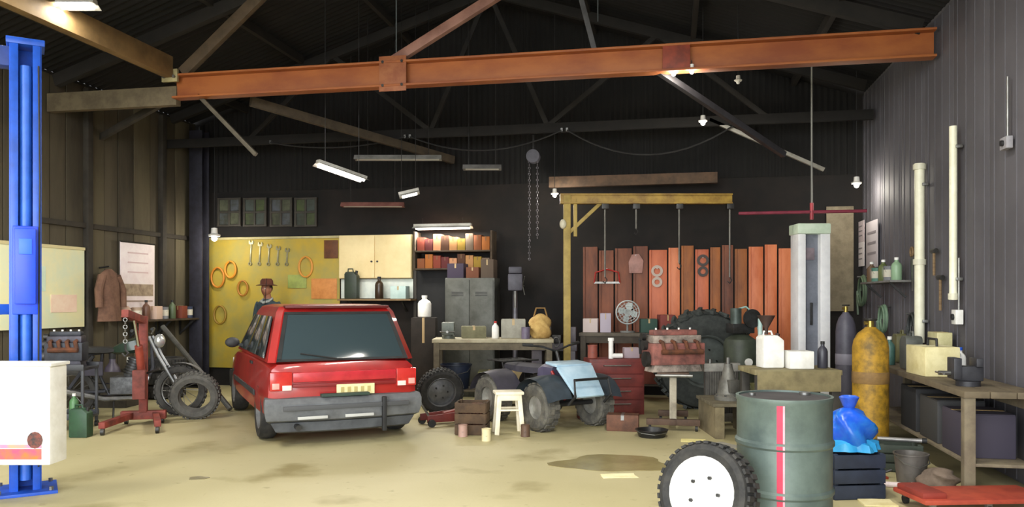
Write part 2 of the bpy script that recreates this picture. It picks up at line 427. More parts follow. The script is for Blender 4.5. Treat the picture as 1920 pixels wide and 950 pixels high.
# ------------------------------------------------------------------ ceiling lamps
def tube_lamp(label, loc, rz, tilt, L, power, glow_s, body=True):
    t = thing('fluorescent_lamp', label, 'lamp', loc, rz, 'tube lamps of the hall')
    R = RY(tilt)
    b1 = MB().box((0, 0, .05), (L, .1, .05), R).build('housing', mat('c9c7c0', 'aaa79e', .5), t, .006)
    bm_ = MB(); bm_.add([(-L / 2, -.13, .0), (L / 2, -.13, .0), (L / 2, -.03, .045), (-L / 2, -.03, .045), (-L / 2, .13, 0), (L / 2, .13, 0), (L / 2, .03, .045), (-L / 2, .03, .045)], [(0, 1, 2, 3), (4, 7, 6, 5)], R)
    bm_.build('reflector', mat('b5b3ac', '918f88', .4), t)
    for dy in (-.05, .05):
        MB().cyl(R @ Vector((-L / 2 + .04, dy, 0)), R @ Vector((L / 2 - .04, dy, 0)), .015, n=10).build('tube', glow('fffaf0', glow_s), t)
    for dx in (-L * .35, L * .35):
        p = R @ Vector((dx, 0, .07)); zz = 1.2
        wp_ = RZ(rz) @ p + Vector(loc); MB().cyl(p, (p.x, p.y, p.z + max(.05, roofz(wp_.x) - .02 - wp_.z) if wp_.y < 12.2 else p.z + .1), .004, n=5).build('hanger', DSTEEL, t)
    ld = bpy.data.lights.new('fluorescent_light', 'AREA'); ld.shape = 'RECTANGLE'; ld.size = L; ld.size_y = .12
    ld.energy = power; ld.color = (1, .96, .86)
    lo = bpy.data.objects.new('fluorescent_light', ld); COL.objects.link(lo); lo.parent = t
    lo.matrix_local = T(0, 0, -.03) @ R
    return t
p = W(640, 11.0, 325); tube_lamp('lit tube lamp tilted over the cream board, brightest of the far lamps', p, .9, math.radians(12), .75, 55, 16)
p = W(133, 8.2, 12); tube_lamp('big lit tube lamp high on the left beside the tan beam', p, .2, 0, .5, 20, 20)
p = onY(830, 428, 12.35); tube_lamp('pale tube lamp fixed above the rust-coloured parts shelf', p, 0, 0, .95, 40, 5)
for a_, lb_ in ((-5.6, 'over the left bay'), (.2, 'over the right bay')):  # four lamps added out of view to brighten the floor
    for b_, lb2 in ((2.2, 'just inside the doorway'), (5.4, 'between doorway and orange truss')):
        tube_lamp('added unseen tube lamp for floor fill light %s %s' % (lb_, lb2), Vector((a_, b_, 4.5)), PI / 2, 0, 1.5, 100, 14)
p = W(768, 11.6, 366); tube_lamp('small tube lamp hanging near the red-toned reflector', p, .3, math.radians(-14), .3, 12, 6)
# long grey unlit fitting and one with reddish light put into its colour
def fitting(label, px0, px1, py, d, m_):
    a_, b_ = W(px0, d, py), W(px1, d, py); v = b_ - a_; L = v.length
    t = thing('unlit_fitting', label, 'lamp', (a_ + b_) / 2, math.atan2(v.y, v.x))
    MB().add([(-L / 2, -.09, -.03), (L / 2, -.09, -.03), (L / 2, -.04, .04), (-L / 2, -.04, .04), (-L / 2, .09, -.03), (L / 2, .09, -.03), (L / 2, .04, .04), (-L / 2, .04, .04)], [(0, 1, 2, 3), (3, 2, 6, 7), (7, 6, 5, 4), (0, 3, 7, 4), (1, 5, 6, 2)]).build('reflector', m_, t, .004)
    MB().cyl((-L / 2 + .04, 0, -.02), (L / 2 - .04, 0, -.02), .016, n=10).build('tube', mat('b8b6ac', None, .3), t)
    for dx in (-.35, .35):
        q_ = t.location + RZ(t.rotation_euler.z) @ Vector((L * dx, 0, 0)); MB().cyl((L * dx, 0, .04), (L * dx, 0, roofz(q_.x) - .02 - q_.z), .006, n=6).build('hanger', DSTEEL, t)
fitting('long grey unlit lamp fitting beyond the bright tilted tube', 665, 828, 296, 11.9, mat('8b8a86', '6f6e6a', .5))
fitting('short grey unlit lamp fitting hanging in the middle of the roof', 868, 940, 314, 12.0, mat('7d7b78', '656360', .5))
fitting('lamp reflector with reddish light in its colour hanging above the cream board', 640, 758, 384, 12.7, mat('8d5f56', '744b44', .5))
# small white lampholders and insulators
def holder(label, px, py, d, s=.05, lit=False, hung=False):
    t = thing('lampholder', label, 'lampholder', W(px, d, py), YAW)
    MB().lathe([(.0001, s * 1.2), (s * .5, s * 1.1), (s * .55, s * .2), (s, 0), (s * .9, -s * .25), (.0001, -s * .3)], 14).build('cup', mat('f0eee8', 'd8d6cf', .35), t)
    MB().sphere((0, 0, -s * .55), s * .5, 10, 6).build('bulb', glow('fff6e6', 12.0) if lit else mat('e9e9e4', None, .1), t)
    if lit:
        ld = bpy.data.lights.new('bulb_light', 'POINT'); ld.energy = 7 if s < .055 else 20; ld.shadow_soft_size = .06; ld.color = (1, .93, .8)
        lo = bpy.data.objects.new('bulb_light', ld); COL.objects.link(lo); lo.parent = t; lo.location = (0, 0, -s * 1.3)
    q_ = t.location; MB().cyl((0, 0, s * 1.1), (0, 0, max(.1, (4.03 if hung else roofz(q_.x) + .0) - q_.z)), .005, n=6).build('cord', BLACK, t)
holder('white porcelain lampholder under the orange beam, nearer the tan beam of the pair', 1263, 134, 8.97, .05, True, True)
holder('white porcelain lampholder under the orange beam, nearer the right wall of the pair', 1297, 130, 8.9, .05, True, True)
holder('small white lampholder on the dark slanting bar', 1318, 226, 10.4, .06, True)
holder('small white lampholder high near the right wall end of the far roof', 1606, 342, 11.0, .07, True)
holder('small white lampholder just above the yellow panel corner', 402, 440, 13.2, .1, True)
holder('small white lampholder left of the yellow crane arm', 1040, 362, 12.0, .06, True)
holder('grey lampholder hanging high in the dark roof centre', 1384, 150, 10.0, .05)

# =================================================================== THE RED CAR
def quadpt(q, u, v):
    a, b, c, d = [Vector(p) for p in q]
    return (a * (1 - u) + b * u) * (1 - v) + (d * (1 - u) + c * u) * v
def panel(q, u0, u1, v0, v1, off, th, n=None):
    P = [quadpt(q, u0, v0), quadpt(q, u1, v0), quadpt(q, u1, v1), quadpt(q, u0, v1)]
    nn = (P[1] - P[0]).cross(P[3] - P[0]).normalized() * off
    return MB().slab([p + nn for p in P], th)
def red_car():
    A = math.radians(25)
    t = thing('hatchback_car', 'old red hatchback with grey bumper parked with its tailgate toward the doorway', 'car', W(650, 8.3, z=0), YAW + A)
    paint = mat('a81f1c', '8f1a19', .35, coat=.5, scale=3); trim = mat('3a3a3c', '2c2c2e', .6); gl = glass('39464a', .1)
    # body shell: stations along y (0 = tail, 3.9 = nose)
    st = [(.06, .70, .34, .74), (.10, .775, .26, .83), (.35, .80, .22, .86), (1.2, .81, .20, .87), (2.3, .81, .20, .87), (2.8, .81, .22, .86), (3.4, .79, .24, .78), (3.75, .75, .28, .72), (3.86, .68, .34, .64)]
    rings = []
    for y, w_, zb, zt in st:
        h = zt - zb
        half = [(w_ * .55, zb), (w_ * .88, zb + .01), (w_ * .985, zb + .10), (w_, zb + h * .45), (w_ * .99, zb + h * .62), (w_ * .955, zt - .05), (w_ * .88, zt), (w_ * .45, zt + .012)]
        rings.append([(x, y, z) for x, z in half] + [(-x, y, z) for x, z in reversed(half)])
    body = MB().rings(rings).build('body_shell', paint, t, ang=28)
    cut = MB()
    for y in (.68, 3.12):
        for sx in (-1, 1): cut.cyl((sx * .58, y, .30), (sx * .95, y, .30), .34, n=28)
    co = cut.build('arch_cutter', trim)
    md = body.modifiers.new('arches', 'BOOLEAN'); md.object = co; md.operation = 'DIFFERENCE'; md.solver = 'EXACT'
    bpy.context.view_layer.update()
    nm = bpy.data.meshes.new_from_object(body.evaluated_get(bpy.context.evaluated_depsgraph_get()))
    body.modifiers.clear(); body.data = nm
    bpy.data.objects.remove(co)
    # cabin
    lv = [(.85, .77, .12, 2.88), (1.02, .726, .222, 2.56), (1.22, .674, .336, 2.19), (1.36, .638, .416, 1.94), (1.415, .60, .47, 1.85), (1.44, .50, .60, 1.72)]
    rr = []
    for z, w_, y0, y1 in lv:
        c = .06
        rr.append([(-w_ + c, y0, z), (w_ - c, y0, z), (w_, y0 + c, z), (w_, (y0 + y1) / 2, z), (w_, y1 - c, z), (w_ - c, y1, z), (-w_ + c, y1, z), (-w_, y1 - c, z), (-w_, (y0 + y1) / 2, z), (-w_, y0 + c, z)])
    MB().rings(rr).build('cabin', paint, t, ang=28)
    back = [(-.77, .12, .85), (.77, .12, .85), (.62, .43, 1.39), (-.62, .43, 1.39)]
    rw = panel(back, .07, .93, .04, .88, .012, .012).build('rear_window', gl, t, .003)
    fr = MB()
    for (u0, u1, v0, v1) in ((.05, .95, .0, .04), (.05, .95, .88, .93), (.05, .08, .03, .9), (.92, .95, .03, .9)):
        P = panel(back, u0, u1, v0, v1, .014, .016); fr.add(P.v, P.f)
    fr.build('window_seal', BLACK, rw)
    wp = MB().tube([quadpt(back, .5, .03) + Vector((0, -.03, 0)), quadpt(back, .45, .05) + Vector((0, -.035, 0)), quadpt(back, .2, .16) + Vector((0, -.035, 0))], .008, 6).build('wiper', BLACK, rw)
    # head rests seen dark through the glass stay inside the tinted pane; spoiler lip on the roof edge
    MB().box((0, .44, 1.415), (1.12, .14, .03)).build('roof_lip', mat('5e1717', '4a1213', .5), t, .01)
    for sx in (-1, 1):
        side = [(sx * .77, .2, .85), (sx * .77, 2.8, .85), (sx * .64, 1.92, 1.36), (sx * .64, .48, 1.36)]
        if sx < 0: side = [side[1], side[0], side[3], side[2]]
        for k, (u0, u1) in enumerate(((.06, .30), (.33, .62), (.65, .93))):
            uu = (u0, u1) if sx > 0 else (1 - u1, 1 - u0)
            panel(side, uu[0], uu[1], .06, .9, .018, .012).build('side_window', gl, t, .003)
        MB().box((sx * .79, 1.3, .78), (.02, .16, .03)).build('door_handle', BLACK, t, .004)
        MB().box((sx * .815, 1.85, .48), (.015, 2.0, .06)).build('side_moulding', trim, t, .004)
        mr = MB().sphere((sx * .88, 2.45, .95), (.09, .05, .065), 12, 8).build('door_mirror', trim, t)
        MB().box((sx * .80, 2.46, .92), (.1, .03, .03)).build('mirror_arm', trim, mr)
        tl = MB().box((sx * .655, .075, .665), (.22, .09, .19)).build('tail_light', mat('c4302a', 'a8221f', .2, coat=.5), t, .012)
        MB().box((sx * .60, .025, .60), (.09, .012, .05)).build('reverse_lens', mat('f0d8d0', None, .2), tl, .003)
        MB().box((sx * .71, .025, .62), (.07, .012, .06)).build('reflector_lens', mat('f2a49a', None, .2), tl, .003)
        MB().box((sx * .60, 3.84, .60), (.26, .06, .13)).build('headlight', mat('dfe3e4', None, .1), t, .01)
        for y in (.68, 3.12):
            wh = MB().lathe([(.19, -.085), (.27, -.09), (.295, -.06), (.30, 0), (.295, .06), (.27, .09), (.19, .085), (.19, -.085)], 28, T(sx * .71, y, .30) @ RY(PI / 2), False).build('tyre', RUBBER, t)
            hub = MB().lathe([(.0001, .05), (.05, .055), (.06, .03), (.16, .045), (.19, .085), (.195, .0), (.19, -.085)], 20, T(sx * .71, y, .30) @ RY(sx * PI / 2), False).build('rim', mat('9b9c9d', '7d7e80', .35, .7), wh)
            for q in range(4):
                an = q * PI / 2 + .4
                MB().cyl((sx * .755, y + .1 * math.cos(an), .3 + .1 * math.sin(an)), (sx * .762, y + .1 * math.cos(an), .3 + .1 * math.sin(an)), .03, n=8).build('rim_hole', BLACK, wh)
    wsq = [(.77, 2.86, .86), (-.77, 2.86, .86), (-.63, 1.93, 1.37), (.63, 1.93, 1.37)]
    panel(wsq, .06, .94, .05, .93, .012, .012).build('windscreen', gl, t, .003)
    MB().box((0, 3.87, .60), (.9, .03, .11)).build('grille', BLACK, t, .006)
    # tailgate band, plate, bumpers
    MB().box((0, .055, .70), (1.08, .05, .10)).build('tailgate_band', mat('c02b34', 'a8222b', .3, coat=.4), t, .012)
    MB().box((0, .048, .615), (1.08, .03, .035)).build('tailgate_seam', mat('7d1a1a', None, .5), t, .006)
    pt = MB().box((.10, .02, .56), (.40, .012, .11)).build('number_plate', mat('efe2ae', 'e0d095', .5), t, .003)
    for k in range(5): MB().box((-.04 + .07 * k, .0125, .56), (.035, .004, .055)).build('plate_mark', mat('b9a96c', None, .6), pt)
    bp = MB().rings([[(x * w_, y + .12 * (1 - math.cos(x * 1.2)), z) for x in [q / 8 for q in range(-8, 9)]] + [(x * w_ * .97, .22 + .06 * abs(x), z) for x in [q / 8 for q in range(8, -9, -1)]] for z, w_, y in ((.24, .76, .03), (.27, .80, -.03), (.36, .82, -.06), (.44, .82, -.06), (.49, .81, -.02), (.50, .78, .03))]).build('rear_bumper', mat('6c6e70', '56585a', .65, scale=5), t)
    MB().rings([[(x * w_, y + .12 * (1 - math.cos(x * 1.2)), z) for x in [q / 8 for q in range(-8, 9)]] + [(x * w_ * .97, .2 + .06 * abs(x), z) for x in [q / 8 for q in range(8, -9, -1)]] for z, w_, y in ((.13, .66, .06), (.15, .70, .02), (.245, .755, .0))]).build('valance', mat('55585c', '44464a', .7, scale=5), bp)
    MB().box((0, -.068, .40), (1.30, .02, .045)).build('bumper_strip', mat('4a4b4d', None, .6), bp, .005)
    for x in (-.36, .12): MB().box((x, -.066, .30), (.30, .02, .03)).build('bumper_slot', mat('b9b9b5', None, .5), bp, .004)
    MB().box((.38, -.075, .30), (.045, .05, .36)).build('overrider', BLACK, t, .01)  # dark upright bar on the right of the bumper
    MB().box((-.02, -.02, .515), (.5, .08, .03)).build('step_pad', mat('34473c', '2c3a33', .7), t, .006)
    MB().cyl((-.5, .3, .22), (-.5, -.06, .2), .03, n=12).build('exhaust_tip', DSTEEL, t)
    MB().rings([[(x * .78, y - .1 * x * x, z) for x in [q / 6 for q in range(-6, 7)]] + [(x * .76, 3.7, z) for x in [q / 6 for q in range(6, -7, -1)]] for z, y in ((.26, 3.86), (.34, 3.93), (.46, 3.93), (.5, 3.88))]).build('front_bumper', trim, t)
    MB().tube([(-.5, 2.3, 1.42 - .0), (-.52, 2.1, 1.6), (-.53, 1.95, 1.75)], .004, 5).build('aerial', BLACK, t)
red_car()

# =================================================================== PERSON behind the car
def person():
    loc = W(503, 12.95, z=0)
    t = thing('person', 'person in a dark teal jacket and brown brimmed hat standing beyond the red hatchback', 'person', loc, YAW + PI - .35)
    V = [(0, 0, .95, .15, .12), (0, 0, 1.15, .145, .11), (0, .01, 1.35, .17, .115), (0, .01, 1.47, .085, .07), (0, .02, 1.54, .055, .055), (0, .04, 1.60, .07, .08)]
    E = [(0, 1), (1, 2), (2, 3), (3, 4), (4, 5)]
    def add(par, *pts):
        last = par
        for p in pts: V.append(p); E.append((last, len(V) - 1)); last = len(V) - 1
        return last
    for s_ in (-1, 1):
        add(0, (s_ * .1, 0, .86, .095, .1), (s_ * .11, .01, .5, .065, .068), (s_ * .115, -.02, .12, .042, .045), (s_ * .12, .05, .04, .045, .038), (s_ * .125, .17, .03, .04, .028))
        hd = add(2, (s_ * .19, .01, 1.42, .065, .062), (s_ * .26, .0, 1.14, .047, .047), (s_ * .27, .12, .95, .034, .034), (s_ * .265, .16, .89, .036, .02))
        for k in range(4):
            dx = (-.03 + .02 * k)
            add(hd, (s_ * .265 + dx, .19, .84, .010, .010), (s_ * .265 + dx, .205, .80 + .006 * abs(k - 1.5), .0085, .0085), (s_ * .265 + dx, .20, .765 + .008 * abs(k - 1.5), .008, .008))
        add(hd, (s_ * .265 - s_ * .045, .20, .87, .011, .011), (s_ * .265 - s_ * .058, .225, .835, .009, .009))
    me = bpy.data.meshes.new('figure'); me.from_pydata([v[:3] for v in V], E, []); me.update()
    o = bpy.data.objects.new('figure', me); COL.objects.link(o)
    o.modifiers.new('skin', 'SKIN'); 
    for i, v in enumerate(V):
        me.skin_vertices[0].data[i].radius = (v[3], v[4])
    me.skin_vertices[0].data[0].use_root = True
    sb = o.modifiers.new('sub', 'SUBSURF'); sb.levels = 2; sb.render_levels = 2
    bpy.context.view_layer.update()
    nm = bpy.data.meshes.new_from_object(o.evaluated_get(bpy.context.evaluated_depsgraph_get()))
    bpy.data.objects.remove(o)
    # head joined in as part of the same mesh
    hb = MB(); pr = []
    for i in range(15):
        a = PI * i / 14; pr.append((max(1e-4, math.sin(a)), -math.cos(a)))
    vs = []
    n = 20
    for r, z in pr:
        for j in range(n):
            q = 2 * PI * j / n; x = r * math.cos(q) * .077; y = r * math.sin(q) * .098; zz = z * .118
            if z < 0: x *= 1 - .22 * z * z; y = y * (1 - .12 * z * z) + .012 * z * z
            if y > .085 and -.25 < z < .15: y += .006
            vs.append((x, y + .045, zz + 1.655))
    fs = [(i * n + j, i * n + (j + 1) % n, (i + 1) * n + (j + 1) % n, (i + 1) * n + j) for i in range(14) for j in range(n)]
    hb.add(vs, fs)
    hb.add([(-.016, .135, 1.635), (.016, .135, 1.635), (0, .172, 1.632), (0, .138, 1.675), (0, .13, 1.622)], [(0, 2, 3), (1, 3, 2), (0, 4, 2), (1, 2, 4), (0, 3, 1, 4)])
    for s_ in (-1, 1): hb.sphere((s_ * .078, .04, 1.65), (.012, .022, .032), 8, 6)
    hm = hb.mesh('head', None)
    bm = bmesh.new(); bm.from_mesh(nm); bm.from_mesh(hm); me2 = bpy.data.meshes.new('figure')
    for f in bm.faces:
        c = f.calc_center_median(); f.smooth = True
        if c.z > 1.50 or (abs(c.x) > .19 and c.z < .955 and c.y > .1): f.material_index = 0
        elif c.z > .93: f.material_index = 1
        elif c.z > .085: f.material_index = 2
        else: f.material_index = 3
    bm.to_mesh(me2); bm.free()
    for m_ in (mat('8a5a42', '7c4f3a', .6), mat('34444a', '2a383e', .8, scale=8), mat('2d3038', '24262d', .85), BLACK): me2.materials.append(m_)
    fo = bpy.data.objects.new('figure', me2); COL.objects.link(fo); fo.parent = t
    for s_ in (-1, 1):
        MB().sphere((s_ * .03, .132, 1.665), (.013, .008, .008), 8, 6).build('eye', mat('e8e4dc', None, .2), t)
        MB().sphere((s_ * .03, .139, 1.665), (.006, .004, .006), 8, 6).build('iris', BLACK, t)
    MB().sphere((0, .133, 1.598), (.024, .008, .006), 10, 6).build('mouth', mat('7a4034', None, .6), t)
    MB().sphere((0, .02, 1.675), (.086, .085, .085), 14, 8).build('hair', mat('3a2418', '2c1b12', .9, scale=20), t)
    MB().lathe([(.165, 1.715), (.17, 1.722), (.105, 1.735), (.1, 1.79), (.075, 1.825), (.0001, 1.83)], 24, T(0, .04, 0)).build('hat', mat('5c3020', '47241a', .9, scale=10), t)
    MB().tube([(-.07, .1, 1.46), (0, .13, 1.44), (.07, .1, 1.46), (.08, 0, 1.5), (0, -.06, 1.52), (-.08, 0, 1.5)], .02, 8, True).build('collar', mat('9aa09a', '84898a', .8), t)
person()

# =================================================================== FOREGROUND
# blue two-post lift column
def lift():
    t = thing('lift_column', 'tall blue steel car-lift column on a base plate', 'car lift', W(48, 6.25, z=0), YAW + .54)
    t.scale = (.86, .86, 1)
    H = 3.46
    MB().box((0, .1, H / 2), (.25, .02, H)).box((-.115, -.01, H / 2), (.02, .22, H)).box((.115, -.01, H / 2), (.02, .22, H)).box((-.085, -.12, H / 2), (.06, .02, H)).box((.085, -.12, H / 2), (.06, .02, H)).build('column', BLUE, t, .004)
    MB().box((0, 0, .012), (.5, .5, .024)).build('base_plate', mat('1a4fb8', '173f94', .5), t, .003)
    for x in (-.2, .2):
        for y in (-.2, .2): MB().cyl((x, y, .024), (x, y, .05), .02, n=6).build('anchor_bolt', STEEL, t)
    ca = MB().box((0, -.03, 1.72), (.2, .22, .68)).box((0, -.17, 1.75), (.16, .06, .58)).build('carriage', mat('1648e6', '1a40c8', .35), t, .01)
    MB().box((0, -.205, 1.9), (.1, .012, .12)).build('lock_cover', mat('2b66f0', None, .4), ca, .004)
    MB().cyl((0, -.06, .1), (0, -.06, 3.3), .052, n=16).build('hydraulic_cylinder', mat('2f68d0', '2558b8', .4), t)
    MB().box((0, -.0, H + .02), (.3, .28, .05)).build('top_cap', BLUE, t, .006)
    MB().box((-.75, .03, H - .09), (1.25, .16, .15)).build('cross_beam', mat('3a4f8e', '30427a', .5), t, .006)
    for s_, an in ((-1, 2.6), (-1, 3.4)):
        p = Vector((-.12, -.05, 1.42)); q = p + Vector((math.cos(an) * .9, math.sin(an) * .9, 0))
        MB().bar(p, q, .1, .08).cyl(q + Vector((0, 0, .02)), q + Vector((0, 0, .09)), .06, n=14).build('swing_arm', BLUE, t, .006)
    MB().tube([(.10, -.14, 3.3), (.11, -.15, 2.4), (.10, -.15, 1.2), (.1, -.14, .2)], .008, 6).build('cable', BLACK, t)
lift()
def control_box():
    t = thing('supply_bin', 'white metal bin with a pink and orange printed band hung on the blue lift column', 'bin', W(22, 5.78, z=0), YAW)
    z0, z1 = .32, 1.02
    MB().box((0, 0, (z0 + z1) / 2), (.68, .22, z1 - z0)).build('body', WHITE, t, .015)
    MB().box((0, 0, z1 + .012), (.71, .25, .024)).build('lid', WHITE, t, .008)
    MB().box((-.02, -.113, .40), (.60, .004, .075)).build('printed_band', mat('c96a1e', 'c02f78', .6, scale=5), t)
    MB().box((-.02, -.113, .455), (.60, .004, .025)).build('printed_band', mat('d77a9c', 'd89a58', .6), t)
    MB().prism([(.055 * math.cos(a_), .06 * math.sin(a_)) for a_ in [k * PI / 6 for k in range(12)]], .004, T(.235, -.1145, .50) @ RX(PI / 2)).build('printed_emblem', mat('2e2624', '7c3a2a', .6, scale=30), t)
    MB().box((0, .15, .7), (.12, .12, .05)).build('bracket', mat('1a4fb8', None, .5), t, .004)
    MB().box((0, .15, .45), (.12, .12, .05)).build('bracket', mat('1a4fb8', None, .5), t, .004)
control_box()

# oil drum with red stripe
def drum():
    loc = W(1470, 5.12, z=0)
    t = thing('oil_drum', 'dark grey-green oil drum with a red painted stripe beside the leaning wheel', 'drum', loc, YAW)
    m_ = mat('64726c', '4c5855', .45, .2, scale=3)
    R = .292
    pr = [(R - .01, 0), (R + .006, .01), (R + .006, .03), (R, .04), (R, .27), (R + .012, .285), (R + .012, .305), (R, .32), (R, .57), (R + .012, .585), (R + .012, .605), (R, .62), (R, .85), (R + .006, .86), (R + .006, .885), (R - .012, .885), (R - .012, .865), (.0001, .865)]
    MB().lathe(pr, 40).build('shell', m_, t)
    MB().lathe([(R - .014, .866), (R - .014, .874), (.0001, .876)], 32).build('lid', mat('3c3a3c', '2a282a', .6), t)
    MB().cyl((.17, .1, .876), (.17, .1, .892), .035, n=14).build('bung', STEEL, t)
    MB().cyl((-.18, .08, .876), (-.18, .08, .89), .022, n=12).build('bung', STEEL, t)
    def strip(a0, a1, z0, z1, r): 
        vs = []; fs = []
        for k in range(5):
            a_ = a0 + (a1 - a0) * k / 4
            for z in (z0, z1): vs.append((r * math.cos(a_), r * math.sin(a_), z))
        return MB().add(vs, [(2 * k, 2 * k + 2, 2 * k + 3, 2 * k + 1) for k in range(4)])
    c0 = -PI / 2 - .38
    for z0, z1, r in ((.04, .27, R + .002), (.32, .57, R + .002), (.62, .85, R + .002), (.284, .306, R + .0135), (.584, .606, R + .0135)):
        strip(c0 - .09, c0 + .03, z0, z1, r).build('red_stripe', mat('c2294a', 'a8203c', .5), t)
        strip(c0 + .03, c0 + .07, z0, z1, r).build('stripe_highlight', mat('e39aa6', 'd58390', .5), t)  # pink edge paints a highlight along the red stripe
drum()
# wheel leaning on the drum
def tyre_mesh(R, r, wd, n=36, tread=True):
    m_ = MB().lathe([(r, -wd * .42), (R * .86, -wd * .5), (R * .96, -wd * .42), (R, -wd * .25), (R, wd * .25), (R * .96, wd * .42), (R * .86, wd * .5), (r, wd * .42), (r, -wd * .42)], n, None, False)
    if tread:
        for k in range(n):
            for sgn in (-1, 1):
                a_ = 2 * PI * (k + (.25 if sgn > 0 else .75)) / n
                m_.box((R + .004, 0, sgn * wd * .2), (.016, 2 * PI * R / n * .62, wd * .32), RZ(a_))
    return m_
def lean_wheel(label, loc, rz, lean, R, r, wd, rimm, tyrem=RUBBER, name='car_wheel', cat='wheel', rim=True):
    t = thing(name, label, cat, loc, rz)
    M_ = T(0, 0, 0) @ RX(PI / 2 + lean)
    # lowest point on the ground
    base = math.cos(lean) * R + abs(math.sin(lean)) * wd * .42
    M_ = T(0, 0, base) @ M_
    b_ = tyre_mesh(R, r, wd); o = MB().add(b_.v, b_.f, M_).build('tyre', tyrem, t)
    if rim:
        MB().lathe([(r + .005, wd * .42), (r, wd * .44), (r * .93, wd * .36), (r * .9, wd * .12), (r * .6, wd * .16), (r * .3, wd * .26), (.0001, wd * .28)], 28, M_, False).build('rim', rimm, t)
        MB().lathe([(r + .005, -wd * .42), (r, -wd * .44), (r * .93, -wd * .36), (r * .9, -wd * .1), (.0001, -wd * .06)], 28, M_, False).build('rim_back', rimm, t)
        for k in range(5):
            a_ = 2 * PI * k / 5
            q = M_ @ Vector((r * .45 * math.cos(a_), r * .45 * math.sin(a_), wd * .2)); q2 = M_ @ Vector((r * .45 * math.cos(a_), r * .45 * math.sin(a_), wd * .3))
            MB().cyl(q, q2, .012, n=6).build('wheel_nut', DSTEEL, t)
    return t
lean_wheel('black tyre on a white rim leaning against the oil drum', W(1326, 4.9, z=0), YAW - .75, -.24, .30, .215, .19, WHITE)

# blue bag on a navy crate
def crate(name, label, cat, loc, rz, s, m_, slats=True):
    t = thing(name, label, cat, loc, rz); w_, d_, h_ = s
    MB().box((0, 0, .01), (w_, d_, .02)).build('bottom', m_, t, .003)
    nb = 3
    for k in range(nb):
        z = h_ * (k + .5) / nb
        for (c, q) in (((0, -d_ / 2, z), (w_, .018, h_ / nb - .014)), ((0, d_ / 2, z), (w_, .018, h_ / nb - .014)), ((-w_ / 2, 0, z), (.018, d_ - .02, h_ / nb - .014)), ((w_ / 2, 0, z), (.018, d_ - .02, h_ / nb - .014))):
            MB().box(c, q).build('slat', m_, t, .003)
    for x in (-1, 1):
        for y in (-1, 1): MB().box((x * (w_ / 2 - .02), y * (d_ / 2 - .02), h_ / 2), (.03, .03, h_)).build('corner_post', m_, t, .003)
    return t
crate('plastic_crate', 'navy blue slatted crate carrying the bright blue bag', 'crate', W(1590, 6.15, z=0), YAW + .1, (.40, .34, .34), mat('2a3346', '222a3a', .6))
def blob(name, label, cat, loc, r, m_, seed, amp=.25, rz=0, flat=True, sub=None):
    rnd = random.Random(seed); ph = [(rnd.uniform(0, 6), rnd.uniform(2, 5), rnd.uniform(1, 4)) for _ in range(6)]
    b_ = MB(); n, k = 28, 16; vs = []
    for i in range(k + 1):
        th = PI * i / k
        for j in range(n):
            f = 2 * PI * j / n
            d_ = 1 + amp * sum(math.sin(p + q * f + s_ * th * 2) for p, q, s_ in [(p, round(q), s_) for p, q, s_ in ph]) / 4 * math.sin(th)
            z = -math.cos(th)
            if flat: z = max(z, -.72)
            vs.append((r[0] * d_ * math.sin(th) * math.cos(f), r[1] * d_ * math.sin(th) * math.sin(f), r[2] * (z + (.72 if flat else 1))))
    b_.add(vs, [(i * n + j, i * n + (j + 1) % n, (i + 1) * n + (j + 1) % n, (i + 1) * n + j) for i in range(k) for j in range(n)])
    t = thing(name, label, cat, loc, rz)
    b_.build('sack', m_, t, ang=60)
    return t
bl = blob('plastic_bag', 'crumpled bright blue plastic bag lying on the navy crate', 'bag', W(1592, 6.15, z=.345), (.17, .15, .19), mat('1c58d2', '2f86d8', .3, scale=5), 3, .4)
MB().lathe([(.03, .30), (.045, .33), (.075, .40), (.06, .41), (.03, .35)], 10).build('knot', mat('3f6fe0', '2a50c0', .3), bl)
vs = []; n_ = 40
for k in range(n_):
    a_ = 2 * PI * k / n_; f_ = 1 + .12 * math.sin(5 * a_) + .08 * math.sin(11 * a_ + 1)
    vs += [(.14 * math.cos(a_), .12 * math.sin(a_), .09), (.20 * f_ * math.cos(a_), .165 * f_ * math.sin(a_), .05 + .018 * math.sin(9 * a_)), (.215 * f_ * math.cos(a_), .18 * f_ * math.sin(a_), .006)]
MB().add(vs, [(3 * k + j, 3 * ((k + 1) % n_) + j, 3 * ((k + 1) % n_) + j + 1, 3 * k + j + 1) for k in range(n_) for j in range(2)]).build('gathered_hem', mat('39a7dd', '2b8fce', .35, scale=6), bl)

# yellow gas cylinder
def cylinder(label, loc, R, H, m_, band):
    t = thing('gas_cylinder', label, 'gas cylinder', loc, YAW)
    MB().lathe([(R * .8, 0), (R, .03), (R, H * .78), (R * .93, H * .83), (R * .7, H * .885), (R * .35, H * .92), (R * .3, H * .93)], 28).build('tank', m_, t)
    MB().cyl((0, 0, H * .92), (0, 0, H * .975), R * .2, n=12).build('valve', mat('a08a48', None, .3, .8), t)
    MB().cyl((-R * .35, 0, H * .96), (R * .1, 0, H * .96), R * .12, n=10).build('outlet', mat('a08a48', None, .3, .8), t)
    MB().torus((0, 0, H * .985), R * .32, R * .07, n=20, k=6).build('hand_wheel', DSTEEL, t)
    MB().lathe([(R + .001, H * .52), (R + .004, H * .525), (R + .004, H * .60), (R + .001, H * .605)], 28).build('band', band, t)
cylinder('rusty yellow gas cylinder standing behind the blue bag', W(1632, 7.75, z=0), .165, 1.32, mat('ad8420', '6a5218', .6, scale=9), mat('8a6a3a', '6b5230', .7))

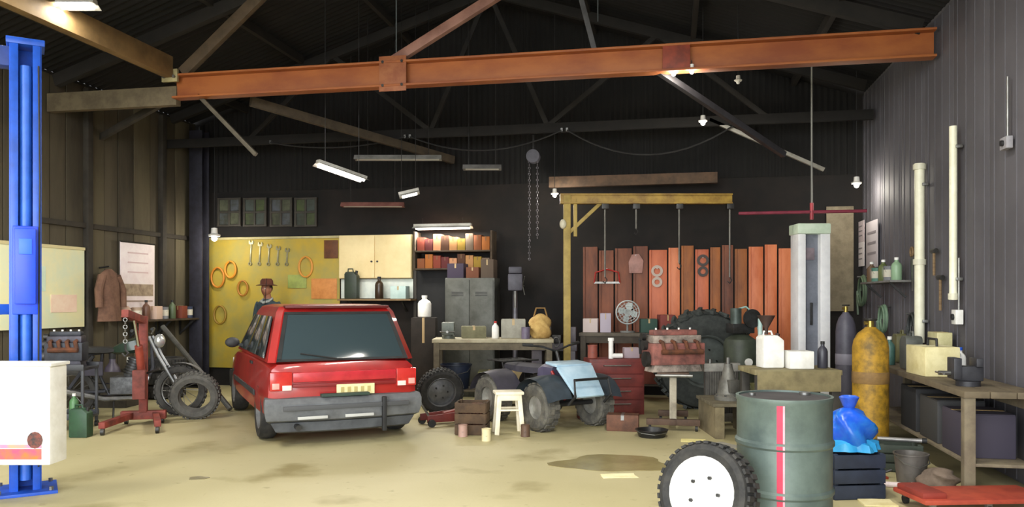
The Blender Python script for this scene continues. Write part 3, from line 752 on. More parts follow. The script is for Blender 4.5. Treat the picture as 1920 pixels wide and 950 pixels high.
# creeper board and cardboard on the floor
def creeper():
    t = thing('mechanic_creeper', 'low red mechanic creeper board on castors beside the grey wall', 'creeper', W(1824, 5.72, z=0), YAW + .06)
    MB().box((0, 0, .10), (.95, .42, .035)).build('board', mat('b04a34', '96392a', .55), t, .012)
    MB().box((-.38, 0, .135), (.18, .34, .05)).build('head_pad', mat('8e3427', '7a2b21', .7), t, .02)
    for x in (-.4, 0, .4):
        for y in (-.17, .17):
            c = MB().cyl((x - .012, y, .035), (x + .012, y, .035), .034, n=14).build('castor', BLACK, t)
            MB().box((x, y, .07), (.04, .03, .03)).build('fork', STEEL, c)
creeper()
def sheet(name, label, cat, loc, rz, w_, d_, th, m_, tilt=0):
    rnd = random.Random(label); b_ = MB()
    pts = [(-w_ / 2, -d_ / 2), (0, -d_ / 2 * .94), (w_ / 2, -d_ / 2 * rnd.uniform(.8, 1.1)), (w_ / 2 * .93, 0), (w_ / 2, d_ / 2), (0, d_ / 2 * 1.04), (-w_ / 2 * .95, d_ / 2 * .9), (-w_ / 2, 0)]
    b_.prism(pts, th, T(0, 0, th / 2 + .001) @ RX(0))
    return tag(b_.build(name, m_, None, loc=loc, rz=rz), label, cat)
sheet('cardboard_sheet', 'flat cream cardboard sheet lying left of the red creeper', 'cardboard', W(1645, 5.86, z=0), YAW - .1,   .24, .19, .012, mat('e6dba9', 'd3c48c', .8))
sheet('paper_sheet', 'pale paper scrap on the floor in front of the dark puddle', 'paper', FL(1160, 892), YAW + .1, .3, .16, .004, mat('f3e9bd', 'e8dca6', .8))
sheet('paper_sheet', 'pale yellow paper scrap on the floor beside the engine stand', 'paper', FL(1300, 826), YAW - .2, .26, .18, .004, mat('efe39e', 'e2d488', .8))
sheet('rag', 'pale grey rag on the floor beyond the white wheel', 'rag', FL(1345, 838), YAW + .5, .4, .3, .015, mat('a7a295', '8e897c', .9))
def puddle(label, px, py, w_, d_, m_, seed):
    rnd = random.Random(seed); n = 26; pts = []
    ph = [rnd.uniform(0, 6) for _ in range(3)]
    for k in range(n):
        a_ = 2 * PI * k / n; r_ = 1 + .12 * math.sin(3 * a_ + ph[0]) + .09 * math.sin(5 * a_ + ph[1])
        pts.append((w_ / 2 * r_ * math.cos(a_), d_ / 2 * r_ * math.sin(a_)))
    o = MB().prism(pts, .003, T(0, 0, .002)).build('oil_puddle', m_, None, loc=FL(px, py), rz=YAW)
    tag(o, label, 'puddle')
puddle('wide shallow oil-brown puddle on the open floor', 1150, 868, 1.05, .75, mat('8c7f54', '9d9163', .22, scale=3), 5)
puddle('small dark oil spot near the blue lift column', 372, 896, .16, .12, mat('7a7150', None, .3), 8)

# =================================================================== LEFT CLUSTER
def spoked(t, c, R, wd, name='wheel'):
    M_ = T(*c) @ RX(PI / 2)
    b_ = tyre_mesh(R, R * .76, wd, 28)
    wo = MB().add(b_.v, b_.f, M_).build('tyre', mat('383735', '4a4845', .85, scale=14), t)
    b2 = MB().torus(c, R * .74, .014, 'Y', 28, 8)
    b2.build('rim', STEEL, wo)
    b3 = MB()
    for k in range(14):
        a_ = 2 * PI * k / 14; s_ = .03 if k % 2 else -.03
        b3.cyl((c[0] + .03 * math.cos(a_ + .5), c[1] + s_, c[2] + .03 * math.sin(a_ + .5)), (c[0] + R * .74 * math.cos(a_), c[1], c[2] + R * .74 * math.sin(a_)), .004, n=5)
    b3.build('spokes', STEEL, wo)
    MB().cyl((c[0], c[1] - .06, c[2]), (c[0], c[1] + .06, c[2]), .045, n=14).build('hub', DSTEEL, wo)
def motorcycle():
    t = thing('motorcycle', 'dusty dark motorcycle with spoked wheels parked side-on by the board wall', 'motorcycle', W(235, 10.25, z=0), YAW + .12)
    fr = mat('3a3b42', '2b2c31', .5); x1, x0 = .68, -.64
    spoked(t, (x1, 0, .32), .315, .1); spoked(t, (x0, 0, .31), .305, .12)
    MB().tube([(.30, 0, .98), (.1, 0, .86), (-.4, 0, .80), (-.55, 0, .72)], .022).tube([(.32, 0, .92), (.34, 0, .62), (.2, 0, .3), (-.2, 0, .28), (-.3, 0, .5), (-.28, 0, .8)], .022).tube([(-.2, -.1, .33), (x0, -.1, .31)], .02).tube([(-.2, .1, .33), (x0, .1, .31)], .02).tube([(-.35, -.1, .78), (x0, -.11, .36)], .024).build('frame', fr, t)
    for s_ in (-1, 1): MB().tube([(x1, s_ * .07, .32), (.42, s_ * .07, .78), (.31, s_ * .07, 1.02)], .02).build('fork_leg', mat('8f9092', '77787a', .35, .6), t)
    MB().tube([(.24, -.38, 1.10), (.28, -.2, 1.08), (.32, 0, 1.04), (.28, .2, 1.08), (.24, .38, 1.10)], .013).build('handlebar', DSTEEL, t)
    for s_ in (-1, 1): MB().cyl((.23, s_ * .30, 1.10), (.22, s_ * .42, 1.105), .02, n=10).build('grip', BLACK, t)
    MB().rings([[(x, y * w_, z + h_ * k) for (y, k) in ((-1, .2), (-.9, .8), (-.3, 1), (.3, 1), (.9, .8), (1, .2), (.6, 0), (-.6, 0))] for x, w_, z, h_ in ((-.12, .1, .8, .1), (0, .13, .79, .18), (.18, .14, .82, .2), (.27, .08, .9, .12))]).build('fuel_tank', mat('2f4a38', '26352c', .35, coat=.3), t)
    MB().rings([[(x, y * .12, z + h_ * k) for (y, k) in ((-1, .2), (-.8, .9), (0, 1), (.8, .9), (1, .2), (0, 0))] for x, z, h_ in ((-.72, .84, .06), (-.5, .80, .1), (-.2, .80, .09), (-.1, .82, .05))]).build('seat', BLACK, t)
    MB().box((.02, 0, .40), (.34, .24, .22)).cyl((.06, 0, .5), (.14, 0, .74), .085, n=16).build('engine', mat('6f7072', '505153', .5, .5, scale=14), t, .015)
    b_ = MB()
    for k in range(6): b_.cyl((.075 + .012 * k, 0, .54 + .034 * k), (.079 + .012 * k, 0, .552 + .034 * k), .105, n=16)
    b_.build('cooling_fins', DSTEEL, t)
    MB().tube([(.18, -.08, .62), (.32, -.1, .5), (.25, -.13, .25), (-.2, -.15, .24), (-.75, -.16, .36)], [.022, .022, .022, .035, .045], 10).build('exhaust', mat('8c8c8c', '6a6660', .35, .8), t)
    MB().sphere((.42, 0, .96), (.07, .09, .09), 14, 8).build('headlamp', mat('c6c8c8', None, .2, .6), t)
    vs = []; 
    for k in range(9):
        a_ = math.radians(20 + 110 * k / 8); vs += [(x1 + .36 * math.cos(a_), -.06, .32 + .36 * math.sin(a_)), (x1 + .36 * math.cos(a_), .06, .32 + .36 * math.sin(a_))]
    MB().add(vs, [(2 * k, 2 * k + 1, 2 * k + 3, 2 * k + 2) for k in range(8)]).build('front_mudguard', mat('6d6e70', '565759', .5), t)
    vs = []
    for k in range(9):
        a_ = math.radians(60 + 120 * k / 8); vs += [(x0 + .36 * math.cos(a_), -.07, .31 + .36 * math.sin(a_)), (x0 + .36 * math.cos(a_), .07, .31 + .36 * math.sin(a_))]
    MB().add(vs, [(2 * k, 2 * k + 1, 2 * k + 3, 2 * k + 2) for k in range(8)]).build('rear_mudguard', mat('3b3d47', '2e3038', .5), t)
    MB().tube([(-.1, -.1, .26), (-.05, -.28, .0)], .012).build('side_stand', DSTEEL, t)
    MB().box((-.35, -.13, .62), (.26, .03, .18)).build('side_panel', mat('4a4757', '3b3946', .5), t, .02)
motorcycle()
def hoist():
    t = thing('engine_hoist', 'rusty red hydraulic engine hoist standing in front of the motorcycle', 'hoist', W(258, 9.25, z=0), YAW + .25)
    rm = mat('8a3b30', '5d2b24', .65, scale=6)
    for x in (-.22, .22): MB().bar((x * .6, .35, .11), (x * 1.3, -.42, .11), .07, .07).build('leg', rm, t, .006)
    MB().box((0, .36, .11), (.5, .1, .1)).build('cross_base', rm, t, .006)
    for x, y in ((-.28, -.4), (.28, -.4), (-.2, .4), (.2, .4)):
        MB().cyl((x - .018, y, .04), (x + .018, y, .04), .04, n=14).build('castor', DSTEEL, t)
    MB().box((0, .34, .72), (.09, .09, 1.15)).build('mast', rm, t, .008)
    MB().bar((0, .36, 1.24), (-.05, -.42, 1.34), .075, .085).build('boom', rm, t, .006)
    MB().cyl((0, .26, .55), (0, .06, .95), .045, n=14).build('ram_body', mat('a34a3a', '7d372c', .5), t)
    MB().cyl((0, .06, .95), (-.02, -.08, 1.26), .02, n=12).build('ram_rod', CHROME, t)
    MB().cyl((0, .24, .6), (.22, .1, .68), .014, n=8).build('pump_handle', DSTEEL, t)
    b_ = MB()
    for k in range(7): b_.torus((-.05, -.40, 1.27 - .04 * k), .02, .006, 'X' if k % 2 else 'Y', 12, 6)
    b_.build('chain', STEEL, t)
    MB().tube([(-.05, -.40, 1.0), (-.05, -.40, .94), (-.02, -.40, .90), (-.05, -.40, .86), (-.085, -.40, .9)], .012).build('hook', DSTEEL, t)
    MB().box((0, .1, .5), (.14, .1, .34)).build('counter_box', mat('7a3a32', '54281f', .7), t, .01)
hoist()
def jerry(label, loc, rz, s, m_, capm=BLACK, name='jerry_can', cat='can', group=None):
    w_, d_, h_ = s; t = thing(name, label, cat, loc, rz, group)
    MB().prism([(-w_ / 2, 0), (w_ / 2, 0), (w_ / 2, h_ * .78), (w_ * .2, h_ * .92), (-w_ * .4, h_ * .92), (-w_ / 2, h_ * .84)], d_, RX(PI / 2)).build('body', m_, t, min(w_, d_) * .14)
    MB().tube([(-w_ * .32, 0, h_ * .9), (-w_ * .3, 0, h_ * 1.02), (w_ * .05, 0, h_ * 1.02), (w_ * .12, 0, h_ * .9)], w_ * .05).build('handle', m_, t)
    MB().cyl((w_ * .33, 0, h_ * .82), (w_ * .38, 0, h_ * .96), w_ * .1, n=12).build('cap', capm, t)
    return t
def bottle(label, loc, r, h, m_, capm=WHITE, group=None, name='bottle', cat='bottle'):
    t = thing(name, label, cat, loc, YAW, group)
    MB().lathe([(r * .92, 0), (r, h * .03), (r, h * .62), (r * .85, h * .72), (r * .38, h * .82), (r * .36, h * .9)], 16).build('body', m_, t)
    MB().cyl((0, 0, h * .89), (0, 0, h), r * .42, n=12).build('cap', capm, t)
    return t
def can(label, loc, r, h, m_, band=None, group=None):
    t = thing('paint_can', label, 'can', loc, YAW, group)
    MB().lathe([(r, 0), (r * 1.03, h * .02), (r, h * .05), (r, h * .94), (r * 1.04, h * .96), (r * 1.04, h), (r * .9, h), (r * .88, h * .97), (.0001, h * .97)], 18).build('body', m_, t)
    if band: MB().lathe([(r * 1.005, h * .25), (r * 1.01, h * .26), (r * 1.01, h * .74), (r * 1.005, h * .75)], 18).build('paper_band', band, t)
    MB().tube([(-r * 1.02, 0, h * .88), (-r * .9, -r * .5, h * .6), (0, -r * 1.1, h * .42), (r * .9, -r * .5, h * .6), (r * 1.02, 0, h * .88)], r * .03, 5).build('bail', STEEL, t)
    return t
def carton(label, loc, rz, s, m_, group=None, tape=mat('b59a6a', None, .4), name='carton', cat='box'):
    w_, d_, h_ = s; t = thing(name, label, cat, loc, rz, group)
    MB().box((0, 0, h_ / 2), s).build('body', m_, t, min(s) * .03)
    MB().box((-w_ * .245, 0, h_ + .002), (w_ * .48, d_ * .98, .006)).build('flap', m_, t)
    MB().box((w_ * .245, 0, h_ + .002), (w_ * .48, d_ * .98, .006)).build('flap', m_, t)
    MB().box((0, 0, h_ + .006), (w_ * .1, d_, .002)).box((0, -d_ / 2 - .001, h_ * .85), (w_ * .1, .002, h_ * .3)).build('tape', tape, t)
    return t
# engine block and bits standing by the lift
def engine_block(name, label, loc, rz, s, m1, m2):
    t = thing(name, label, 'engine', loc, rz); L, D, H = s
    MB().box((0, 0, H * .42), (L, D * .72, H * .5)).build('block', m1, t, .012)
    MB().prism([(-L * .48, H * .0), (L * .48, 0), (L * .42, H * .2), (-L * .42, H * .2)], D * .55, RX(PI / 2)).build('oil_pan', m2, t, .01)
    MB().box((0, 0, H * .76), (L * .92, D * .55, H * .18)).build('cylinder_head', m2, t, .012)
    MB().box((0, 0, H * .91), (L * .84, D * .34, H * .13)).build('valve_cover', m1, t, .02)
    for k in range(4):
        x = -L * .33 + L * .22 * k
        MB().tube([(x, -D * .27, H * .72), (x, -D * .42, H * .70), (x + .02, -D * .46, H * .5)], .022, 8).build('exhaust_runner', RUST, t)
        MB().cyl((x, 0, H * .97), (x, 0, H * 1.02), .012, n=8).build('plug', WHITE, t)
    MB().cyl((-L * .36, -D * .48, H * .48), (L * .42, -D * .48, H * .48), .03, n=10).build('exhaust_manifold', RUST, t)
    for z, r in ((.3, .09), (.62, .06), (.82, .045)):
        MB().cyl((-L / 2 - .002, (z - .5) * D * .4, H * z), (-L / 2 - .05, (z - .5) * D * .4, H * z), r * H / .5, n=20).build('pulley', DSTEEL, t)
    MB().cyl((L * .1, D * .4, H * .55), (L * .34, D * .4, H * .55), .055 * H / .5, n=16).build('starter', STEEL, t)
    MB().tube([(-L * .4, D * .2, H * .85), (-L * .55, D * .3, H * .75), (-L * .5, D * .42, H * .4)], .02, 8).build('hose', BLACK, t)
    return t
def cart(name, label, loc, rz, s, m_, cat='cart'):
    w_, d_, h_ = s; t = thing(name, label, cat, loc, rz)
    for z in (.14, h_ - .02): MB().box((0, 0, z), (w_, d_, .03)).box((0, -d_ / 2, z + .025), (w_, .015, .06)).box((0, d_ / 2, z + .025), (w_, .015, .06)).build('tray', m_, t, .004)
    for x in (-1, 1):
        for y in (-1, 1):
            MB().box((x * (w_ / 2 - .02), y * (d_ / 2 - .02), h_ / 2 + .03), (.03, .03, h_ - .06)).build('leg', m_, t, .003)
            MB().cyl((x * (w_ / 2 - .02) - .015, y * (d_ / 2 - .02), .035), (x * (w_ / 2 - .02) + .015, y * (d_ / 2 - .02), .035), .035, n=12).build('castor', BLACK, t)
    return t
lc = W(125, 9.25, z=0)
cart('tool_cart', 'dark grey steel tool cart beside the blue lift column', lc, YAW + .1, (.55, .42, .72), mat('3b3d42', '2f3034', .5))
engine_block('engine_block', 'dark grey engine block resting on the tool cart', lc + Vector((0, 0, .716)), YAW + .2, (.40, .34, .42), mat('3d4049', '2e3036', .55, .3, scale=8), mat('4d4a55', '37353d', .5, .3, scale=8))
bottle('pale green oil bottle on the lower tray of the tool cart', lc + Vector((.14, -.05, .156)), .05, .26, mat('5d8a5c', '4a7049', .4))
jerry('dark green jerry can on the floor between tool cart and engine hoist', W(152, 8.7, z=0), YAW, (.2, .14, .34), mat('2f5138', '27402e', .5))
lean_wheel('grey bare car tyre leaning near the motorcycle front wheel', W(366, 9.95, z=0), YAW + .2, .22, .29, .19, .17, STEEL, mat('4a4946', '5c5a55', .85, scale=12), 'spare_tyre', 'tyre', False)
# leaning pipe
p0, p1 = W(432, 10.6, z=.02), W(305, 11.2, 612)
o = MB().tube([(0, 0, .02), (p1 - p0) * .5 + Vector((0, 0, .02)), p1 - p0], .035, 10).build('leaning_pipe', mat('5d5c58', '4a4743', .5, .4), None, loc=p0); tag(o, 'grey exhaust pipe leaning up from behind the red car nose', 'pipe')

# boards and posters on the left wall
def wall_x(name, label, cat, px0, py0, px1, py1, a_, m_, th=.015, sgn=1):
    p, q = onX(px0, py0, a_), onX(px1, py1, a_)
    t = thing(name, label, cat, (a_ + sgn * (th / 2 + .022), (p.y + q.y) / 2, (p.z + q.z) / 2))
    w_, h_ = abs(q.y - p.y), abs(p.z - q.z)
    MB().box((0, 0, 0), (th, w_, h_)).build('sheet', m_, t, .002)
    return t, w_, h_
t, w_, h_ = wall_x('cream_board', 'large cream notice board on the boards behind the blue column', 'board', -20, 452, 154, 612, AL + .03, mat('efe9b8', 'dfe6c4', .6, scale=2))
MB().box((.012, 0, h_ / 2), (.02, w_, .04)).build('edge_strip', mat('d9cd9b', None, .6), t)
MB().box((.012, w_ * .25, -h_ * .2), (.006, w_ * .3, h_ * .22)).build('pinned_note', mat('f3d9c0', 'e9c5ad', .7), t)
MB().box((.012, -w_ * .05, h_ * .1), (.006, w_ * .18, h_ * .3)).build('pinned_note', mat('d7e8d0', 'c4dcc4', .7), t)
t, w_, h_ = wall_x('wall_calendar', 'white wall calendar with a picture and rows of dates on the board wall', 'calendar', 222, 452, 286, 592, AL + .02, mat('f7ecec', 'efe0e2', .6))
MB().box((.01, 0, -h_ * .14), (.004, w_ * .9, h_ * .16)).build('printed_picture', mat('b09d86', '8a7766', .7, scale=14), t)
for k in range(2): MB().box((.01, 0, -h_ * (.29 + .1 * k)), (.004, w_ * .86, h_ * .02)).build('printed_line', mat('a08c80', None, .7), t)
for k in range(3): MB().box((.01, 0, h_ * (.1 + .13 * k)), (.004, w_ * .6, h_ * .018)).build('printed_line', mat('dcc2c4', None, .7), t)
MB().cyl((.012, -w_ / 2, h_ / 2), (.012, w_ / 2, h_ / 2), .012, n=8).build('spiral_binding', DSTEEL, t)
# low shelf on the left wall with cans
s0 = onX(228, 600, AL); s1 = onX(345, 610, AL)
sh = thing('wall_shelf', 'brown plank shelf along the board wall below the calendar', 'shelf', (AL + .02, (s0.y + s1.y) / 2, 1.18))
Ls = s1.y - s0.y
MB().box((.15, 0, -.015), (.28, Ls, .03)).build('plank', DWOOD, sh, .004)
for y in (-Ls * .4, 0, Ls * .4): MB().bar((.02, y, -.25), (.27, y, -.03), .03, .03).box((.015, y, -.15), (.02, .03, .26)).build('bracket', DSTEEL, sh)
yy = s0.y + .12; k = 0
items = [('tan', 'b29a82'), ('brown', '6d4c3c'), ('pale pink', 'd7b9a6'), ('grey', '7b7c80'), ('dull green', '5b6a4e'), ('rust red', '80402f'), ('dark blue', '343e58'), ('cream', 'd9cdaa')]
while yy < s1.y - .12:
    nm, c = items[k % len(items)]; first = 'first' if k < len(items) else 'second'
    side = 'on the plank shelf nearer the blue column' if k < len(items) else 'on the plank shelf nearer the corner column'
    P_ = Vector((AL + .17, yy, 1.181))
    if k % 3 == 0: can('%s paint can %s' % (nm, side), P_, .07, .19, mat(c, None, .5), mat('d8d2c0', None, .7))
    elif k % 3 == 1: bottle('%s oil bottle %s' % (nm, side), P_, .055, .30, mat(c, None, .4), BLACK)
    else: carton('%s small carton %s' % (nm, side), P_, 0, (.16, .15, .2), mat(c, None, .7))
    yy += .22; k += 1

# =================================================================== BACK WALL, LEFT HALF
def wall_y(name, label, cat, px0, py0, px1, py1, b_, m_, th=.02, group=None):
    p, q = onY(px0, py0, b_), onY(px1, py1, b_); z1 = onY((px0 + px1) / 2, py0, b_).z; z0 = onY((px0 + px1) / 2, py1, b_).z
    t = thing(name, label, cat, ((p.x + q.x) / 2, b_ - th / 2, (z0 + z1) / 2), 0, group)
    w_, h_ = q.x - p.x, z1 - z0
    MB().box((0, 0, 0), (w_, th, h_)).build('sheet', m_, t, .003)
    return t, w_, h_
t, w_, h_ = wall_y('pegboard', 'big mottled yellow pegboard on the back wall behind the red car', 'board', 374, 444, 638, 690, BB - .02, mat('b79a2c', '9c9048', .65, scale=1.6, lo=.35, hi=.6), .03)
MB().box((-w_ / 2 + .05, -.03, -.05), (.1, .03, h_ - .3)).build('edge_strip', mat('ddd27e', 'cbbd62', .6), t, .004)
MB().box((0, -.03, h_ / 2 - .02), (w_, .03, .04)).build('top_rail', mat('b7ad80', 'a0966a', .6), t, .004)
PB = (t.location.x, BB - .06, t.location.z)
def ring_item(label, px, py, R, r, m_, sy=1.4, group=None):
    p = onY(px, py, BB - .09); n = 28
    pts = [(R * math.cos(2 * PI * k / n), 0, R * sy * math.sin(2 * PI * k / n)) for k in range(n)]
    t = thing('fan_belt', label, 'belt', p, 0, group)
    MB().tube(pts, r, 6, True).build('loop', m_, t)
    MB().cyl((0, .036, R * sy - .008), (0, -.03, R * sy - .008), .007, n=6).build('peg', STEEL, t)
for px, py, R, c, lb in ((408, 520, .12, 'c47a1c', 'orange fan belt hanging at the left side of the yellow pegboard'), (432, 505, .10, 'd08a24', 'light orange fan belt hanging beside the left orange one'), (455, 540, .09, 'a8701f', 'small ochre fan belt on the yellow pegboard'), (412, 590, .11, '8f6f1d', 'dull ochre fan belt low on the yellow pegboard'), (573, 500, .12, 'd0903a', 'pale orange fan belt on the right side of the yellow pegboard')):
    ring_item(lb, px, py, R, .018, mat(c, None, .6))
t, _, _ = wall_y('tin_sign', 'small square brown tin sign at the top right of the pegboard', 'sign', 608, 450, 634, 484, BB - .058, mat('6b3d1c', '512d15', .6), .01)
t, _, _ = wall_y('tin_sign', 'pale green tin plate in the middle of the pegboard', 'sign', 540, 515, 575, 540, BB - .056, mat('9aa552', '84904a', .6), .01)
t, _, _ = wall_y('tin_sign', 'orange tin plate low on the pegboard beside the cream cabinet', 'sign', 584, 522, 632, 560, BB - .056, mat('cf8a48', 'b97638', .6), .01)
def wrench(label, px, py, L, m_, rot=0.0):
    p = onY(px, py, BB - .06); t = thing('spanner', label, 'tool', p, 0)
    R = RY(rot)
    MB().box((0, 0, 0), (.028, .012, L * .8), R).build('shank', m_, t, .004)
    MB().lathe([(.018, -.008), (.034, -.008), (.034, .008), (.018, .008), (.018, -.008)], 14, R @ T(0, 0, -L * .42) @ RX(PI / 2), False).build('ring_end', m_, t)
    MB().prism([(-.04, 0), (.04, 0), (.045, .05), (.02, .07), (.015, .03), (-.015, .03), (-.02, .07), (-.045, .05)], .014, R @ T(0, 0, L * .38) @ RX(PI / 2)).build('open_jaw', m_, t)
sizes = ['largest', 'large', 'medium', 'smaller', 'smallest']
for k in range(5): wrench('%s steel spanner in the row at the top of the yellow pegboard' % sizes[k], 470 + 17 * k, 475 + 2 * k, .42 - .04 * k, mat('8f8a6a', '79745a', .4, .5), .06)
# cream cabinet / board with items
t, w_, h_ = wall_y('cream_cabinet', 'shallow cream wall cabinet with double doors beside the pegboard', 'cabinet', 640, 441, 775, 522, BB - .02, mat('ecd9a4', 'dcc58c', .6, scale=2), .09)
for s_ in (-1, 1):
    d = MB().box((s_ * w_ / 4, -.055, 0), (w_ / 2 - .012, .02, h_ - .02)).build('door', mat('efdca8', 'e2cc94', .55, scale=2), t, .004)
    MB().cyl((s_ * .05, -.06, -.08), (s_ * .05, -.09, -.08), .015, n=10).build('knob', DSTEEL, d)
pz = onY(708, 560, BB).z
p0, p1 = onY(640, 560, BB - .2), onY(776, 560, BB - .2)
t = thing('plank_shelf', 'pale plank shelf under the cream wall cabinet', 'shelf', ((p0.x + p1.x) / 2, BB - .19, pz))
MB().box((0, 0, -.015), (p1.x - p0.x, .36, .03)).build('plank', WOOD, t, .004)
for x in (-.45, .45): MB().bar((x, .16, -.2), (x, -.1, -.03), .03, .03).build('bracket', DSTEEL, t)
t2_, _, _ = wall_y('splash_board', 'pale blue-white backing sheet between cream cabinet and plank shelf', 'board', 640, 523, 775, 559, BB - .015, mat('dfe6dc', 'cfd8d2', .6), .012)
def onshelf(px, zz, b_=BB - .27): p = onY(px, 500, b_); p.z = zz; return p
jerry('dark green fuel can on the plank shelf under the cream cabinet', onshelf(660, pz + .002), 0, (.22, .14, .48), mat('2e3a2c', '242d23', .5))
bottle('tall dark brown bottle on the plank shelf under the cream cabinet', onshelf(711, pz + .002), .07, .36, mat('3a2b1c', '2c2016', .3), BLACK)
carton('pale blue carton on the plank shelf under the cream cabinet', onshelf(750, pz + .002), 0, (.26, .2, .2), mat('bcd2cd', 'a9c3bf', .7))
# row of small dusty windows above the pegboard
for k, (x0, x1) in enumerate(((412, 452), (460, 500), (510, 548), (556, 594))):
    p, q = onY(x0, 372, BB), onY(x1, 424, BB); zc = (onY((x0 + x1) / 2, 372, BB).z + onY((x0 + x1) / 2, 424, BB).z) / 2
    wn = bpy.data.objects.new('window_%d' % (k + 1), None); COL.objects.link(wn); wn.location = ((p.x + q.x) / 2, BB - .03, zc)
    struct(wn, 'small dusty four-pane window high above the yellow pegboard', 'window'); wn['group'] = 'clerestory windows above the pegboard'
    w_, h_ = q.x - p.x, .46
    for zz in (-h_ / 2, 0, h_ / 2): MB().box((0, 0, zz), (w_ + .04, .04, .035)).build('frame_bar', mat('3b372f', '2c2923', .7), wn, .003)
    for xx in (-w_ / 2, 0, w_ / 2): MB().box((xx, 0, 0), (.035, .042, h_)).build('frame_bar', mat('3b372f', '2c2923', .7), wn, .003)
    for i in (-1, 1):
        for j in (-1, 1):
            MB().box((i * w_ / 4, .005, j * h_ / 4), (w_ / 2 - .03, .008, h_ / 2 - .03)).build('pane', mat(['5a5d4c', '4b5350', '565a60', '4f5a3c'][(k + i + j) % 4], '3c3f36', .25, scale=5), wn)
# parts shelf with rust cartons, and the dark doorway below
p0, p1 = onY(782, 505, BB - .2), onY(925, 505, BB - .2)
zsh = [onY(850, 503, BB - .2).z, onY(850, 470, BB - .2).z]
t = thing('parts_shelf', 'two-level wall shelf packed with rust-coloured parts boxes', 'shelf', ((p0.x + p1.x) / 2, BB - .19, 0))
Lp = p1.x - p0.x
for z in zsh: MB().box((0, 0, z - .012), (Lp, .34, .024)).build('shelf_board', DWOOD, t, .003)
for x in (-Lp / 2, Lp / 2): MB().box((x, 0, zsh[0] + .28), (.03, .34, .62)).build('side_panel', DWOOD, t, .003)
RC = [('rust brown', '7a4422'), ('dark brown', '4a2c1a'), ('orange brown', '9a5a22'), ('tan', 'a5784a'), ('brick red', '7d3524'), ('mustard', '8f7426'), ('maroon', '5a2222'), ('grey brown', '6d5d4e'), ('peach', 'b98560')]
for lvl, z in enumerate(zsh):
    n = 9; hh = .22 if lvl == 0 else .26
    for k in range(n):
        x = -Lp / 2 + .1 + (Lp - .2) * k / (n - 1); nm, c = RC[(k * 2 + lvl * 4) % 9]
        h2 = hh * (.7 + .3 * ((k * 3 + lvl) % 4) / 3)
        carton('%s parts carton on the %s board of the parts shelf' % (nm, ['lower', 'upper'][lvl]), Vector((t.location.x + x, BB - .2, z + .001)), 0, (.125, .22, h2), mat(c, None, .8), 'parts cartons on the %s shelf board' % ['lower', 'upper'][lvl], mat('6a5030', None, .6))
p, q = onY(782, 512, BB), onY(840, 640, BB)
dn = bpy.data.objects.new('door_1', None); COL.objects.link(dn); dn.location = ((p.x + q.x) / 2, BB - .01, 0)
struct(dn, 'door in the back wall under the parts shelf, coloured with the dark of an open doorway', 'door')
wd = q.x - p.x
MB().box((0, 0, 1.0), (wd, .03, 2.0)).build('door_leaf', mat('0f0f10', '171716', .7), dn, .003)  # near-black leaf stands in for the shade inside an open doorway
for s_ in (-1, 1): MB().box((s_ * (wd / 2 + .02), -.01, 1.0), (.05, .06, 2.03)).build('jamb', mat('3a3630', None, .7), dn, .003)
MB().sphere((wd / 2 - .07, -.05, 1.0), .03, 10, 8).build('door_knob', STEEL, dn)
# grey steel cabinet
def cabinet(name, label, loc, rz, s, m_, doors=2, drawers=0, cat='cabinet', hm=STEEL):
    w_, d_, h_ = s; t = thing(name, label, cat, loc, rz)
    MB().box((0, 0, h_ / 2), (w_, d_, h_)).build('body', m_, t, .006)
    if drawers:
        for k in range(drawers):
            hh = (h_ - .06) / drawers; z = .03 + hh * (k + .5)
            dr = MB().box((0, -d_ / 2 - .008, z), (w_ - .04, .016, hh - .014)).build('drawer', m_, t, .004)
            MB().tube([(-w_ * .25, -d_ / 2 - .016, z + hh * .2), (-w_ * .24, -d_ / 2 - .04, z + hh * .2), (w_ * .24, -d_ / 2 - .04, z + hh * .2), (w_ * .25, -d_ / 2 - .016, z + hh * .2)], .008, 6).build('handle', hm, dr)
    else:
        for k in range(doors):
            ww = (w_ - .03) / doors; x = -w_ / 2 + .015 + ww * (k + .5)
            dr = MB().box((x, -d_ / 2 - .008, h_ / 2), (ww - .01, .016, h_ - .06)).build('door', m_, t, .004)
            hx = x + (ww * .38 if k == 0 else -ww * .38)
            MB().box((hx, -d_ / 2 - .025, h_ * .55), (.02, .02, .12)).build('handle', hm, dr, .004)
            for j in range(3): MB().box((x, -d_ / 2 - .018, h_ * .88 - .025 * j), (ww * .5, .004, .008)).build('vent_slot', BLACK, dr)
    return t
cb = W(890, 12.55, z=0)
cabinet('steel_cabinet', 'tall dull grey steel cabinet beside the black door', cb + Vector((0, -.12, 0)), 0, (.78, .4, 1.82), mat('595a54', '45463f', .5, .3, scale=4))

# =================================================================== CENTRE
def bench(name, label, loc, rz, s, top_m, leg_m, shelf=True, cat='workbench'):
    w_, d_, h_ = s; t = thing(name, label, cat, loc, rz)
    n = 3
    for k in range(n): MB().box((0, -d_ / 2 + d_ * (k + .5) / n, h_ - .025), (w_, d_ / n - .006, .05)).build('top_plank', top_m, t, .005)
    for x in (-1, 1):
        for y in (-1, 1): MB().box((x * (w_ / 2 - .06), y * (d_ / 2 - .05), (h_ - .05) / 2), (.08, .08, h_ - .05)).build('leg', leg_m, t, .006)
    MB().box((0, -d_ / 2 + .04, h_ - .1), (w_ - .1, .03, .1)).build('apron', leg_m, t, .004)
    if shelf: MB().box((0, 0, .24), (w_ - .06, d_ - .1, .025)).build('lower_shelf', leg_m, t, .004)
    return t
b1 = W(925, 11.2, z=0)
bench('workbench', 'long workbench with a pale worn top in front of the grey steel cabinet', b1, YAW, (1.66, .6, .95), mat('b6ad90', '978d72', .6, scale=4), mat('6d6350', '564e3f', .8))
